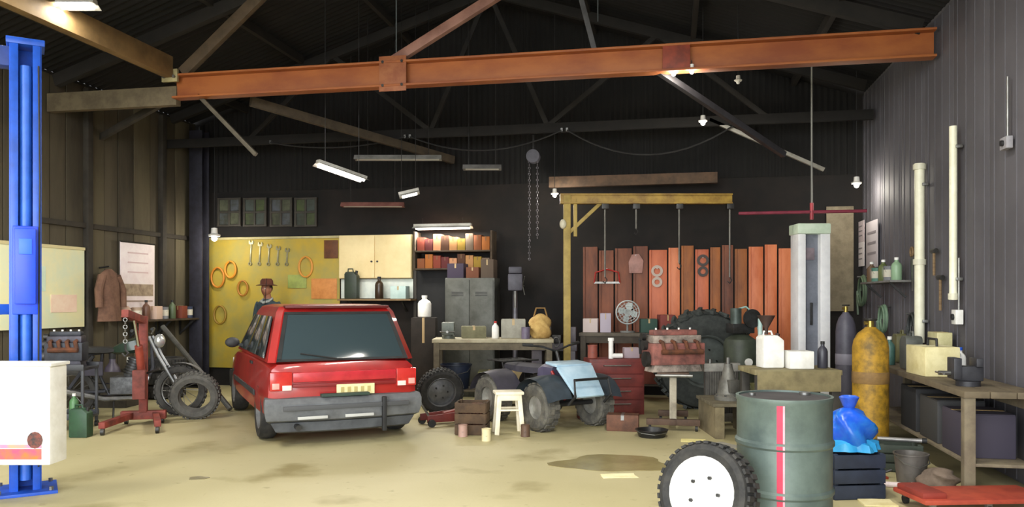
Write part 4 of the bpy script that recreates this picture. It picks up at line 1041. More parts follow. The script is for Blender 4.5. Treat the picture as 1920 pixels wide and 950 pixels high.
def on(o_loc, rz, dx, dy, z): return Vector(o_loc) + RZ(rz) @ Vector((dx, dy, 0)) + Vector((0, 0, z))
def vise(label, loc, rz, m_):
    t = thing('bench_vise', label, 'vise', loc, rz)
    MB().cyl((0, 0, 0), (0, 0, .04), .09, n=18).build('swivel_base', m_, t)
    MB().box((0, 0, .10), (.11, .2, .12)).build('body', m_, t, .015)
    MB().box((0, .06, .19), (.17, .05, .07)).build('fixed_jaw', m_, t, .008)
    MB().box((0, -.10, .14), (.17, .06, .17)).build('sliding_jaw', m_, t, .008)
    MB().cyl((0, -.13, .1), (0, -.22, .1), .018, n=10).build('screw', STEEL, t)
    MB().cyl((-.1, -.21, .1), (.1, -.21, .1), .008, n=8).build('handle', STEEL, t)
vise('grey-green bench vise at the left end of the pale workbench', on(b1, YAW, -.62, -.1, .951), YAW, mat('6b7068', '555a53', .5, .3))
bg_ = blob('canvas_bag', 'lumpy tan canvas bag on the right end of the pale workbench', 'bag', on(b1, YAW, .66, 0, .951), (.15, .14, .2), mat('c9a866', 'a9854a', .85, scale=8), 11, .3)
MB().tube([(-.1, 0, .28), (-.06, 0, .42), (.06, 0, .42), (.1, 0, .28)], .012).build('strap', mat('8a6a3a', None, .8), bg_)
carton('pale grey parts carton in the middle of the pale workbench', on(b1, YAW, .28, .08, .951), YAW, (.34, .26, .26), mat('a3a093', '8c897d', .8))
carton('flat olive carton beside the bench vise', on(b1, YAW, -.28, .08, .951), YAW + .1, (.34, .24, .16), mat('7d7a5e', '69664d', .8))
bottle('white plastic bottle standing between olive and grey cartons', on(b1, YAW, .03, -.08, .951), .05, .24, WHITE, RED)
can('small dull purple can on the pale workbench near the tan bag', on(b1, YAW, .45, -.2, .951), .06, .16, mat('6d6276', '5a5162', .5))
def tub(label, loc, r, h, m_, name='bucket', cat='bucket'):
    t = thing(name, label, cat, loc, YAW)
    MB().lathe([(r * .82, 0), (r, h * .95), (r * 1.06, h * .96), (r * 1.06, h), (r * .95, h), (r * .78, h * .04), (.0001, h * .04)], 22).build('body', m_, t)
    MB().tube([(-r * 1.03, 0, h * .93), (-r * .8, -r * .75, h * .72), (0, -r * 1.12, h * .6), (r * .8, -r * .75, h * .72), (r * 1.03, 0, h * .93)], .005, 5).build('bail', STEEL, t)
    return t
tub('navy blue plastic tub on the lower shelf of the pale workbench', on(b1, YAW, -.52, -.03, .253), .21, .34, mat('1f2a40', '18202f', .5))
for k, (nm, c) in enumerate((('olive', '6b6a44'), ('tan', 'a08f68'), ('dark brown', '4a3b2c'))):
    carton('%s storage carton on the lower shelf of the pale workbench' % nm, on(b1, YAW, -.06 + .34 * k, 0, .253), YAW, (.3, .34, .24 + .05 * (k % 2)), mat(c, None, .8))
# white gadget beside the black door
bottle('white plastic jug standing on the tall dark carton by the black door', W(796, 11.9, z=1.231), .1, .32, WHITE, WHITE)
carton('tall dark brown carton under the white jug by the black door', W(796, 11.9, z=0), YAW, (.36, .34, 1.22), mat('2d2620', '221d18', .8))

# quad bike
def quad():
    t = thing('quad_bike', 'small quad bike with light blue front panel and chunky grey tyres', 'quad bike', W(1015, 9.75, z=0), YAW + PI + .60)
    kn = mat('4f4d48', '6f6b60', .85, scale=10)
    for y, r_, wd in ((.52, .27, .2), (-.46, .28, .25)):
        for s_ in (-1, 1):
            M_ = T(s_ * .40, y, r_) @ RY(PI / 2)
            b_ = tyre_mesh(r_, r_ * .5, wd, 18); wo = MB().add(b_.v, b_.f, M_).build('tyre', kn, t)
            MB().lathe([(r_ * .5, wd * .3), (r_ * .46, wd * .1), (r_ * .2, wd * .16), (.0001, wd * .16)], 18, M_, False).lathe([(r_ * .5, -wd * .3), (r_ * .46, -wd * .1), (r_ * .2, -wd * .16), (.0001, -wd * .16)], 18, M_, False).build('rim', mat('b8b6ae', '95938b', .4, .5), wo)
    MB().box((0, .0, .36), (.30, 1.0, .16)).cyl((-.36, .52, .28), (.36, .52, .28), .03, n=10).cyl((-.36, -.46, .28), (.36, -.46, .28), .03, n=10).build('chassis', mat('2b2b2c', None, .6), t, .01)
    MB().box((0, 0, .44), (.26, .36, .2)).build('engine', DSTEEL, t, .02)
    MB().rings([[(x * w_, y, z + h_ * k) for x, k in ((-1, 0), (-.9, .7), (-.4, 1), (.4, 1), (.9, .7), (1, 0))] for y, w_, z, h_ in ((-.62, .14, .62, .08), (-.3, .16, .60, .1), (0, .13, .60, .1), (.12, .10, .62, .08))]).build('seat', mat('35333d', '2a2830', .7), t)
    MB().rings([[(x * w_, y, z + h_ * k) for x, k in ((-1, 0), (-.9, .7), (-.4, 1), (.4, 1), (.9, .7), (1, 0))] for y, w_, z, h_ in ((.08, .12, .58, .12), (.2, .15, .58, .17), (.36, .12, .58, .15))]).build('fuel_tank', mat('57536b', '48445a', .5), t)
    lb = mat('bcd6e6', 'a4c4d8', .35)
    for s_ in (-1, 1):
        def fender(y0, m_):
            vs = []
            for k in range(9):
                a_ = math.radians(15 + 150 * k / 8); r_ = .33
                for x in (.20, .36, .54): vs.append((s_ * x, y0 + r_ * math.cos(a_) * 1.05, .30 + r_ * math.sin(a_) - (.03 if x == .54 else 0)))
            fs = []
            for k in range(8):
                for j in range(2): fs.append((3 * k + j, 3 * k + j + 1, 3 * k + 4 + j, 3 * k + 3 + j))
            return MB().add(vs, fs).build('fender', m_, t)
        fender(.52, mat('39424a', '2e363d', .5)); fender(-.46, mat('3d3a44', '302e36', .5))
        MB().tube([(s_ * .1, .6, .34), (s_ * .16, .42, .66)], .018).build('shock_absorber', RED, t)
    MB().slab([(-.26, .64, .72), (.26, .64, .72), (.2, .93, .40), (-.2, .93, .40)], .035).build('front_panel', lb, t, .012)
    MB().slab([(-.24, .40, .76), (.24, .40, .76), (.26, .64, .735), (-.26, .64, .735)], .03).build('nose_cover', lb, t, .01)
    MB().tube([(-.26, .86, .32), (-.26, .98, .42), (-.24, .94, .6), (.24, .94, .6), (.26, .98, .42), (.26, .86, .32)], .016).build('front_bumper', BLACK, t)
    MB().tube([(-.38, .22, .96), (-.2, .28, .94), (0, .3, .88), (.2, .28, .94), (.38, .22, .96)], .013).cyl((0, .3, .88), (0, .42, .6), .02, n=10).build('handlebar', DSTEEL, t)
    for s_ in (-1, 1): MB().cyl((s_ * .3, .24, .955), (s_ * .42, .2, .965), .02, n=10).build('grip', BLACK, t)
    b_ = MB()
    for x in (-.2, -.1, 0, .1, .2): b_.tube([(x, -.42, .72), (x, -.78, .72)], .008, 6)
    b_.tube([(-.26, -.42, .72), (-.26, -.8, .72), (.26, -.8, .72), (.26, -.42, .72)], .011, 6, True); b_.tube([(-.18, -.6, .72), (-.14, -.55, .45)], .01).tube([(.18, -.6, .72), (.14, -.55, .45)], .01)
    b_.build('rear_rack', DSTEEL, t)
quad()
# white stool
def stool():
    t = thing('step_stool', 'small white step stool on splayed legs beside the brown crate', 'stool', W(953, 8.95, z=0), YAW + .15)
    wm = mat('f0e7cf', 'e2d6b8', .5)
    MB().box((0, 0, .455), (.32, .26, .035)).build('seat', wm, t, .012)
    for x in (-1, 1):
        for y in (-1, 1): MB().bar((x * .11, y * .085, .44), (x * .145, y * .115, 0), .05, .035).build('leg', wm, t, .005)
    MB().bar((-.125, -.1, .27), (.125, -.1, .27), .04, .02).bar((-.125, .1, .27), (.125, .1, .27), .04, .02).build('rung', wm, t, .004)
    MB().box((0, -.105, .41), (.22, .02, .07)).build('apron', wm, t, .004)
stool()
crate('wooden_crate', 'dark brown slatted wooden crate beside the white step stool', 'crate', W(886, 8.95, z=0), YAW - .1, (.34, .3, .36), mat('54402c', '3c2d20', .85, scale=6))
for k, (dx, dy, r) in enumerate(((-.07, -.02, .048), (.06, .02, .058))):
    t = thing('gear_wheel', ['smaller', 'bigger'][k] + ' rusty gear wheel lying in the brown crate', 'gear', on(W(886, 8.95, z=0), YAW, dx, dy, .021), YAW)
    b_ = MB().lathe([(r * .3, 0), (r, 0), (r, .25 + .06 * k), (r * .3, .25 + .06 * k), (r * .3, 0)], 18, None, False); b_.build('gear_body', RUST, t)
    b_ = MB()
    for j in range(12): b_.box((r + .006, 0, .125 + .03 * k), (.018, r * .26, .25 + .06 * k), RZ(2 * PI * j / 12))
    b_.build('teeth', RUST, t)
b_ = [('pinkish', 'a8877a', 868, 812), ('cream', 'd8cba0', 912, 820), ('brown', '5d4636', 985, 812)]
for nm, c, px, py in b_:
    can('small %s tin on the floor around the white step stool' % nm, FL(px, py + 6), .05, .13, mat(c, None, .6))

# crane
def crane():
    base = W(1063, 11.55, z=0)
    t = thing('jib_crane', 'yellow jib crane with upright post and horizontal arm', 'crane', base, YAW)
    ym = mat('b39a4e', '8e7838', .55, scale=5)
    q = W(1372, 11.55, 378); H = 1.5 + (560 - 366) / 1500 * 11.55; L = (q - base).xy.length
    MB().box((0, 0, H / 2), (.1, .1, H)).build('post', ym, t, .006)
    MB().box((0, 0, .015), (.26, .26, .03)).build('base_plate', DSTEEL, t, .004)
    MB().box((L / 2 - .05, 0, H - .05), (L + .1, .06, .13)).box((L / 2 - .05, 0, H + .01), (L + .1, .12, .02)).box((L / 2 - .05, 0, H - .115), (L + .1, .12, .02)).build('arm', mat('a8893a', '7d5f2a', .55, scale=5), t, .003)
    MB().bar((.02, 0, H - .55), (.5, 0, H - .1), .05, .05).build('brace', ym, t, .004)
    MB().box((.12, 0, H - .32), (.05, .06, .55)).build('stiffener', ym, t, .004)
    MB().sphere((-.06, -.06, H - .42), (.05, .05, .07), 10, 8).build('junction_box', mat('d6d0b8', None, .5), t)
    for x, l in ((.55, 1.0), (1.0, .3), (1.62, .8), (2.35, 1.0)):
        if x > L: continue
        tr_ = MB().box((x, 0, H - .16), (.1, .1, .08)).build('trolley', DSTEEL, t, .006)
        MB().cyl((x, 0, H - .18), (x, 0, H - .18 - l), .012, n=8).build('hanging_rod', mat('77756e', '5d5b55', .5, .4), tr_)
        MB().tube([(x, 0, H - .18 - l), (x + .03, 0, H - .22 - l), (x, 0, H - .27 - l), (x - .03, 0, H - .24 - l)], .009, 6).build('hook', DSTEEL, tr_)
crane()
# second bench behind, with fan and boxes
b2 = W(1177, 11.9, z=0)
bench('workbench', 'dark workbench in front of the orange sheets carrying the fan', b2, YAW * 0 - .0, (1.4, .5, 1.0), mat('5d5446', '4a4238', .7), mat('473f35', '383129', .8))
def fan():
    t = thing('desk_fan', 'pale grey round desk fan standing on the dark workbench', 'fan', on(b2, 0, .0, -.02, 1.001), .2)
    MB().cyl((0, 0, 0), (0, 0, .025), .11, n=20).build('base', GREY, t)
    MB().cyl((0, .03, .02), (0, .03, .24), .016, n=10).build('stem', GREY, t)
    MB().cyl((0, .02, .30), (0, .13, .30), .055, .04, n=16).build('motor', mat('a8aaa6', None, .5), t)
    gm = mat('c3c8c6', 'aeb4b2', .4); g = MB()
    for r in (.05, .09, .13, .17): g.torus((0, -.05 + (.02 if r > .15 else 0), .30), r, .004, 'Y', 28, 5)
    for k in range(16):
        a_ = 2 * PI * k / 16; g.cyl((.03 * math.cos(a_), -.05, .3 + .03 * math.sin(a_)), (.17 * math.cos(a_), -.03, .3 + .17 * math.sin(a_)), .003, n=4)
    g.build('guard', gm, t)
    MB().torus((0, -.01, .30), .172, .01, 'Y', 28, 6).build('guard_ring', gm, t)
    for k in range(4):
        a_ = k * PI / 2; R = T(0, 0, .3) @ RY(a_)
        MB().add([(0, -.01, .02), (.06, -.03, .05), (.075, -.02, .13), (.01, .01, .15), (-.03, .02, .1)], [(0, 1, 2, 3, 4)], R).build('blade', mat('b7c0be', None, .4), t)
fan()
for k, (nm, c, dx, s) in enumerate((('pinkish white', 'c9b9b4', -.55, (.22, .2, .2)), ('pale lilac', 'b3a8b4', -.33, (.16, .18, .28)), ('dark green', '2f4a40', .30, (.24, .22, .2)), ('dull red', '7d3a33', .56, (.22, .24, .26)))):
    carton('%s carton on the dark workbench by the desk fan' % nm, on(b2, 0, dx, .02, 1.001), .08 * k, s, mat(c, None, .75))
# red tool chest
rc = W(1150, 10.55, z=0)
cabinet('tool_chest', 'dull red tool chest with four drawers in front of the dark workbench', rc, YAW + .1, (.72, .42, .72), mat('7d3631', '602a27', .5, scale=5), 1, 4, 'tool chest')
t = thing('pipe_elbow', 'white plastic pipe elbow standing on the red tool chest', 'pipe', on(rc, YAW + .1, -.05, -.08, .721), YAW)
MB().tube([(0, 0, .0), (0, 0, .18), (0, 0, .26)], .032, 12).build('pipe', WHITE, t); MB().tube([(0, 0, .035), (.06, 0, .035), (.15, 0, .035)], .032, 12).build('branch', WHITE, t); MB().cyl((0, 0, .23), (0, 0, .27), .04, n=14).build('socket', WHITE, t)
carton('small lilac box on the red tool chest beside the white pipe elbow', on(rc, YAW + .1, .25, .05, .721), YAW, (.2, .18, .13), mat('9f8f96', None, .7))
can('rust red can on the red tool chest corner', on(rc, YAW + .1, -.27, .04, .721), .065, .17, mat('8d4a3c', None, .6))
# tall things between: oil jugs left of chest
jerry('white plastic jug on the floor between quad bike and tool chest', W(1120, 9.9, z=0), YAW + .3, (.18, .13, .26), mat('dcd6b4', 'cfc8a0', .5))
# big tractor tyre, leaning on the low platform's back
tt = lean_wheel('huge dark tractor tyre with deep lugs standing before the orange sheets', W(1318, 10.9, z=0), YAW + .1, .16, .66, .36, .34, mat('5d6461', '4b504d', .6), mat('2c302e', '3f423f', .8, scale=10), 'tractor_tyre', 'tyre', True)
b_ = MB()
M_ = T(0, 0, math.cos(.16) * .66 + math.sin(.16) * .34 * .42) @ RX(PI / 2 + .16)
for k in range(22):
    for s_ in (-1, 1):
        a_ = 2 * PI * (k + (.5 if s_ > 0 else 0)) / 22
        b_.box((.672, 0, s_ * .085), (.05, .05, .15), M_ @ RZ(a_) @ RX(s_ * .5))
b_.build('lugs', mat('343836', '464a47', .8, scale=10), tt)
# engine on stand
es = W(1262, 9.45, z=0)
def engine_stand():
    t = thing('engine_stand', 'brown steel engine stand on castors holding the pinkish engine', 'stand', es, YAW - .2)
    m_ = mat('5a4434', '443226', .7)
    MB().box((0, 0, .10), (.07, .8, .07)).box((0, -.36, .10), (.6, .07, .07)).box((0, .36, .10), (.36, .07, .07)).build('base_frame', m_, t, .006)
    for x, y in ((-.26, -.36), (.26, -.36), (-.15, .36), (.15, .36)): MB().cyl((x - .015, y, .035), (x + .015, y, .035), .035, n=12).build('castor', BLACK, t)
    MB().bar((0, -.3, .12), (0, -.22, .62), .08, .08).build('column', mat('a39a86', '7d7462', .6), t, .006)
    MB().bar((0, .3, .12), (0, -.2, .45), .05, .05).build('brace', m_, t, .004)
    MB().box((0, -.05, .635), (.36, .42, .03)).build('cradle', m_, t, .005)
    MB().cyl((-.2, -.3, .62), (.22, -.3, .62), .02, n=10).build('cross_bar', STEEL, t)
engine_stand()
engine_block('salvaged_engine', 'pinkish rust-stained engine with manifold on the brown engine stand', on(es, YAW - .2, 0, -.05, .651), YAW + .25, (.66, .44, .50), mat('a5685e', '6e4a44', .6, .2, scale=7), mat('b7a89c', '6f675f', .5, .3, scale=9))
rd = thing('radiator', 'grey cooling radiator leaning beside the engine stand', 'radiator', W(1352, 9.6, z=0), YAW + .15)
MB().box((0, 0, .38), (.42, .05, .52)).build('core', mat('4d4a45', '3a3733', .6, .3), rd, .004)
for x in range(-9, 10): MB().box((x * .021, -.028, .38), (.006, .012, .5)).build('fin', mat('8d8a83', '706d67', .5, .4), rd)
for z in (.08, .68): MB().box((0, 0, z), (.46, .08, .1)).build('end_tank', mat('b5b2aa', '8f8c85', .5, .4), rd, .012)
MB().cyl((-.14, 0, .7), (-.14, 0, .78), .03, n=12).build('filler_neck', STEEL, rd)
for x in (-.19, .19): MB().box((x, 0, .015), (.06, .14, .03)).build('foot', DSTEEL, rd)
# olive post with pale tube
o = thing('air_compressor', 'dark green upright air compressor behind the radiator', 'compressor', W(1388, 10.3, z=0), YAW + .2)
gm = mat('434a3c', '34392f', .55)
MB().lathe([(.0001, .12), (.12, .13), (.2, .2), (.21, .26), (.21, .92), (.19, .98), (.1, 1.04), (.0001, 1.05)], 24).build('tank', gm, o)
for k in range(3):
    a_ = k * 2.1; MB().bar((.17 * math.cos(a_), .17 * math.sin(a_), .25), (.22 * math.cos(a_), .22 * math.sin(a_), 0), .04, .02).build('foot', gm, o)
MB().box((0, 0, 1.12), (.3, .2, .12)).build('pump_base', DSTEEL, o, .01)
MB().cyl((-.06, 0, 1.15), (-.06, 0, 1.38), .07, n=16).build('pump_head', mat('55605a', '404944', .5, .3), o)
MB().cyl((.1, -.11, 1.25), (.1, -.14, 1.25), .12, n=20).build('flywheel', DSTEEL, o)
MB().tube([(-.06, 0, 1.36), (.05, -.05, 1.4), (.16, -.1, 1.3), (.2, -.12, 1.05), (.2, -.1, .9)], .012, 8).build('copper_pipe', mat('9fc3bb', '8bb0a8', .4), o)
MB().cyl((.17, -.2, .8), (.17, -.2, 1.25), .03, n=12).build('filter_bowl', mat('c9e0da', 'aecac3', .2), o)
MB().cyl((0, -.21, .7), (0, -.235, .7), .05, n=16).build('gauge', WHITE, o)
# low platform
lp = thing('low_platform', 'low olive-brown wooden platform on blocks behind the paper scraps', 'platform', W(1400, 8.95, z=0), YAW)
for k in range(5): MB().box((0, -.32 + .16 * k, .36), (.95, .15, .035)).build('board', mat('6f6650', '595240', .8, scale=4), lp, .004)
for x in (-.4, 0, .4): MB().box((x, 0, .17), (.1, .78, .34)).build('block', mat('7b6f54', '625841', .85), lp, .006)
# table with tan cloth
tb = W(1478, 8.15, z=0)
t = bench('work_table', 'tan topped work table behind the oil drum', tb, YAW, (.86, .6, .80), mat('8f8560', '766c4c', .7, scale=4), mat('3d3a34', '2f2c28', .7), True, 'table')
MB().box((0, -.31, .69), (.82, .01, .2)).build('hanging_cloth', mat('857a58', '6c6247', .9, scale=6), t, .003)
t = jerry('white plastic drum with a dark brown funnel on the tan work table', on(tb, YAW, -.18, .02, .801), YAW + .1, (.22, .2, .36), WHITE, mat('3a2420', None, .6), 'plastic_drum', 'drum')
MB().lathe([(.018, .34), (.02, .40), (.085, .52), (.09, .53), (.078, .53), (.014, .41)], 18, T(-.04, 0, 0)).build('funnel', mat('43302c', '33241f', .6), t)
carton('flat white box on the tan work table beside the white drum', on(tb, YAW, .08, -.06, .801), YAW, (.24, .22, .17), WHITE, None, WHITE)
bottle('dark grey spray bottle on the right end of the tan work table', on(tb, YAW, .33, -.05, .801), .05, .27, mat('3b3b44', None, .4), BLACK)
can('rusty tin on the tan work table beside the dark spray bottle', on(tb, YAW, .24, .12, .801), .06, .15, mat('6b5a48', '4f4236', .6))
# tall white cabinet
wc = W(1518, 10.75, z=0)
t = thing('white_cabinet', 'tall narrow white cabinet with grey centre panel and pale green cap', 'cabinet', wc, YAW)
for s_ in (-1, 1): MB().box((s_ * .155, 0, 1.2), (.13 if s_ > 0 else .1, .3, 2.36)).build('side_post', mat('f7f7f8', 'ebebee', .4), t, .01)
MB().box((0, .05, 1.2), (.2, .2, 2.36)).build('grey_panel', mat('7b7f8a', '686c76', .5), t, .006)
MB().box((0, 0, 2.43), (.44, .36, .14)).build('cap', mat('dcecd6', 'c9dec4', .5), t, .02)
MB().box((0, 0, .05), (.44, .34, .1)).build('plinth', DSTEEL, t, .006)
MB().box((0, -.06, 1.3), (.03, .03, .3)).build('handle', DSTEEL, t, .006)
MB().box((-.02, -.06, 2.1), (.12, .02, .16)).build('gauge_plate', mat('8d7f86', '736870', .6), t, .004)

# =================================================================== RIGHT WALL
def pipe_x(label, px, y0, y1, r, joint):
    p, q = onX(px, y0, AR), onX(px, y1, AR); a_ = AR - .07
    t = thing('wall_pipe', label, 'pipe', (a_, (p.y + q.y) / 2, q.z)); H = p.z - q.z
    MB().cyl((0, 0, 0), (0, 0, H), r, n=16).build('pipe', mat('f4f2da', 'e6e3c8', .4), t)
    for f in joint: MB().cyl((0, 0, H * f - .03), (0, 0, H * f + .03), r * 1.3, n=16).build('collar', mat('d9d6bf', None, .4), t)
    for f in (.12, .88): MB().box((.04, 0, H * f), (.06, r * 3, .03)).build('clip', STEEL, t, .003)
pipe_x('thick white downpipe on the grey wall above the cream toolbox', 1737, 306, 642, .052, (.45, .98))
pipe_x('thinner white pipe on the grey wall nearest the doorway', 1802, 236, 562, .036, (.02,))
def box_x(name, label, cat, px, py, s, m_, knob=True):
    p = onX(px, py, AR); t = thing(name, label, cat, (AR - s[0] / 2 - .012, p.y, p.z))
    MB().box((0, 0, 0), s).build('housing', m_, t, .006)
    if knob: MB().cyl((-s[0] / 2, 0, 0), (-s[0] / 2 - .02, 0, 0), min(s[1:]) * .25, n=12).build('knob', BLACK, t)
    MB().cyl((s[0] * .2, 0, s[2] / 2), (s[0] * .2, 0, s[2] / 2 + .5), .01, n=8).build('conduit', STEEL, t)
box_x('switch_box', 'white switch box below the thinner white pipe', 'switch', 1805, 594, (.07, .12, .14), WHITE)
box_x('junction_box', 'pale grey round-knobbed box high on the bare grey wall', 'switch', 1896, 268, (.05, .14, .1), mat('a5a3a8', '939196', .5))
for k, (x0, y0, x1, y1) in enumerate(((1604, 420, 1624, 452), (1628, 418, 1650, 500), (1604, 458, 1624, 498))):
    t, w_, h_ = wall_x('wall_notice', ['small pink-white notice, upper of the two, pinned on the far end of the grey wall', 'tall pale notice pinned at the far end of the grey wall', 'small white notice, lower of the two, pinned on the far end of the grey wall'][k], 'notice', x0, y0, x1, y1, AR, mat(['cdbfc2', 'c3bcc0', 'ddd6d6'][k], None, .7), .008, -1)
    for j in range(3): MB().box((-.006, 0, h_ * (.25 - .22 * j)), (.003, w_ * .7, h_ * .05)).build('printed_line', mat('8a8388', None, .7), t)
# workbench along the right wall
rb = Vector((2.44, 8.3, 0))
bench('wall_bench', 'brown workbench running along the grey right wall', rb, PI / 2, (3.4, .55, .80), mat('6b5f4a', '54493a', .75, scale=4), mat('7d725c', '64594a', .75))
def rbp(px, dx=0.0, z=.801):
    p = onX(px, 700, 2.44 + dx); return Vector((2.44 + dx, p.y, z))
t = carton('cream toolbox with a lighter lid on the brown wall bench', rbp(1748, -.08), PI / 2 + .1, (.44, .3, .26), mat('e3d9a9', 'cfc38d', .5), None, mat('f1ebc8', None, .4), 'toolbox', 'toolbox')
MB().tube([(-.1, 0, .26), (-.09, 0, .33), (.09, 0, .33), (.1, 0, .26)], .012).build('handle', BLACK, t)
carton('pale yellow tin box standing behind the cream toolbox', rbp(1762, .2), PI / 2, (.3, .14, .36), mat('d3cc9c', 'b9b27f', .6))
jerry('grey fuel can on the wall bench toward the back', rbp(1708, -.1), PI / 2, (.24, .16, .36), mat('5d605a', '4a4c47', .5))
jerry('olive fuel can on the wall bench beside the grey one', rbp(1690, .06), PI / 2, (.22, .16, .34), mat('6a6742', '545233', .5))
bottle('teal bottle on the wall bench near the yellow cylinder', rbp(1668, -.17), .055, .3, mat('4a6f68', '3b5a55', .4))
vise('dark bench vise at the doorway end of the wall bench', rbp(1815, -.1), -PI / 2, mat('3d3d42', '2f2f33', .5, .3))
bottle('white bottle at the wall bench beside the dark vise', rbp(1800, .13), .05, .26, WHITE, BLUE)
for k, (nm, c) in enumerate((('dark purple', '3c3745'), ('dark grey', '3a3a3b'), ('black', '222224'))):
    carton('%s storage box under the brown wall bench' % nm, Vector((2.43, 7.1 + .62 * k, .253)), PI / 2, (.5, .38, .34 + .03 * k), mat(c, None, .7))
# hoses and tools on the right wall above the bench
def coil(label, px, py, R, m_, turns=4, r=.016):
    p = onX(px, py, AR); pts = []
    for k in range(turns * 20 + 1):
        a_ = 2 * PI * k / 20; rr = R * (1 + .05 * math.sin(k * .37)); pts.append((-.03 - .02 * k / 20 / turns * turns * .6, rr * math.cos(a_), rr * 1.15 * math.sin(a_)))
    pts += [(-.08, R, -R * .6), (-.07, R * .95, -R * 1.9)]
    t = thing('hose_coil', label, 'hose', (AR - .03, p.y, p.z))
    MB().tube(pts, r, 6).build('hose', m_, t)
    MB().cyl((.04, 0, R * 1.1), (-.12, 0, R * 1.1), .012, n=8).build('hook', STEEL, t)
coil('coiled grey-green hose on the far end of the grey wall', 1628, 545, .18, mat('5d7058', '4a5a48', .5))
coil('coiled pale green hose beside the yellow cylinder top', 1668, 598, .15, mat('79947a', '647c66', .5))
coil('coiled black cable between the green hoses and the white downpipe', 1726, 612, .13, mat('3a3d3c', None, .5))
def hang_tool(label, px, py, L, m_, kind):
    p = onX(px, py, AR); t = thing('hand_saw' if kind == 'saw' else 'hammer', label, 'tool', (AR - .035, p.y, p.z))
    if kind == 'saw':
        MB().prism([(0, 0), (.12, 0), (.06, -L), (.02, -L)], .004, T(0, -.06, 0) @ RZ(PI / 2) @ RX(PI / 2)).build('blade', STEEL, t)
        MB().torus((0, 0, .05), .05, .015, 'X', 16, 6).build('handle', WOOD, t)
    else:
        MB().cyl((0, 0, 0), (0, 0, -L), .014, n=8).build('handle', WOOD, t)
        MB().cyl((0, -.07, .0), (0, .07, 0), .025, n=12).build('head', DSTEEL, t)
hang_tool('hand saw hanging on the grey wall above the wall bench', 1716, 480, .4, STEEL, 'saw')
hang_tool('long hammer hanging on the grey wall between the white pipes', 1770, 520, .34, STEEL, 'hammer')
hang_tool('short hammer hanging on the grey wall between the white pipes', 1758, 470, .26, STEEL, 'hammer')
# floor clutter in front of the bench
t = thing('bottle_jack', 'small red bottle jack on the floor near the wall bench', 'jack', FL(1643, 895), YAW)
MB().box((0, 0, .01), (.15, .13, .02)).build('base', mat('a8432f', '86341f', .5), t, .004); MB().cyl((0, 0, .02), (0, 0, .15), .045, n=16).build('body', mat('b14a34', '903a28', .5), t); MB().cyl((0, 0, .15), (0, 0, .2), .02, n=12).build('ram', CHROME, t); MB().cyl((.05, 0, .04), (.12, -.02, .07), .012, n=8).build('pump_socket', DSTEEL, t)
def rod(name, label, p0, p1, r, m_, endm=None):
    t = thing(name, label, 'pipe' if 'pipe' in name else 'tool', p0); v = p1 - p0
    MB().cyl((0, 0, r), v + Vector((0, 0, r)), r, n=12).build('shaft', m_, t)
    MB().cyl(v * .9 + Vector((0, 0, r)), v + Vector((0, 0, r)), r * 1.35, n=12).build('end_sleeve', endm or m_, t)
rod('plastic_pipe', 'short pinkish white pipe lying on the floor beside the red jack', FL(1655, 912), FL(1715, 916), .022, mat('e6d6d4', 'd2c0c0', .5))
rod('jack_handle', 'long grey jack handle lying slanted before the wall bench', W(1645, 7.12, z=.242), W(1738, 6.98, z=.242), .018, mat('a9a6a4', '8c8a88', .4, .5), BLACK)
bottle('pale teal bottle on the floor beyond the pinkish pipe', FL(1716, 893), .04, .2, mat('a9c9cc', '8fb4b8', .3), WHITE)
crate('parts_crate', 'dark green slatted crate on the floor before the wall bench', 'crate', W(1683, 7.05, z=0), YAW - .25, (.34, .28, .24), mat('3c453c', '2e352e', .7))
tub('grey metal bucket on the floor before the wall bench', W(1708, 6.55, z=0), .13, .24, mat('6b6661', '54504b', .5, .3))
rag = blob('rag_heap', 'brownish heap of rags on the floor near the red creeper', 'rags', W(1762, 6.3, z=0), (.14, .11, .1), mat('7a6a5c', '5f5146', .9, scale=9), 21, .5)

# =================================================================== MORE CLUTTER
def coat():
    p = onX(186, 520, AL + .02); t = thing('work_coat', 'brown work coat hanging on a peg beside the calendar', 'coat', (AL + .13, p.y, p.z + .12))
    prof = [(0, .05, .03), (-.06, .16, .05), (-.2, .2, .08), (-.45, .19, .09), (-.75, .22, .10)]
    rings = [[(.05 + d_ * math.cos(a_) * (1 + .18 * math.sin(5 * a_ + z * 6)), w_ * math.sin(a_) * (1 + .06 * math.sin(7 * a_)), z) for a_ in [2 * PI * k / 24 for k in range(24)]] for z, w_, d_ in prof]
    MB().rings(rings).build('coat_body', mat('7a5a48', '5f4437', .9, scale=7), t, ang=60)
    for s_ in (-1, 1): MB().tube([(.06, s_ * .15, -.1), (.08, s_ * .25, -.3), (.09, s_ * .25, -.55)], [.06, .055, .05], 10).build('sleeve', mat('7a5a48', '5f4437', .9, scale=7), t)
    MB().cyl((-.11, 0, .02), (.06, 0, .04), .012, n=8).build('peg', DSTEEL, t)
coat()
p = onX(216, 575, AL + .02); t = thing('work_helmet', 'pale pink work helmet hanging beside the brown coat', 'helmet', (AL + .12, p.y + .06, p.z - .12))
MB().lathe([(.115, -.02), (.112, .02), (.1, .08), (.06, .13), (.0001, .145)], 20).build('dome', mat('cfae98', 'b9967f', .5), t); MB().lathe([(.11, -.022), (.145, -.028), (.146, -.02), (.112, -.01)], 20).build('brim', mat('cfae98', 'b9967f', .5), t); MB().cyl((-.11, 0, .1), (-.04, 0, .12), .01, n=6).build('peg', DSTEEL, t)
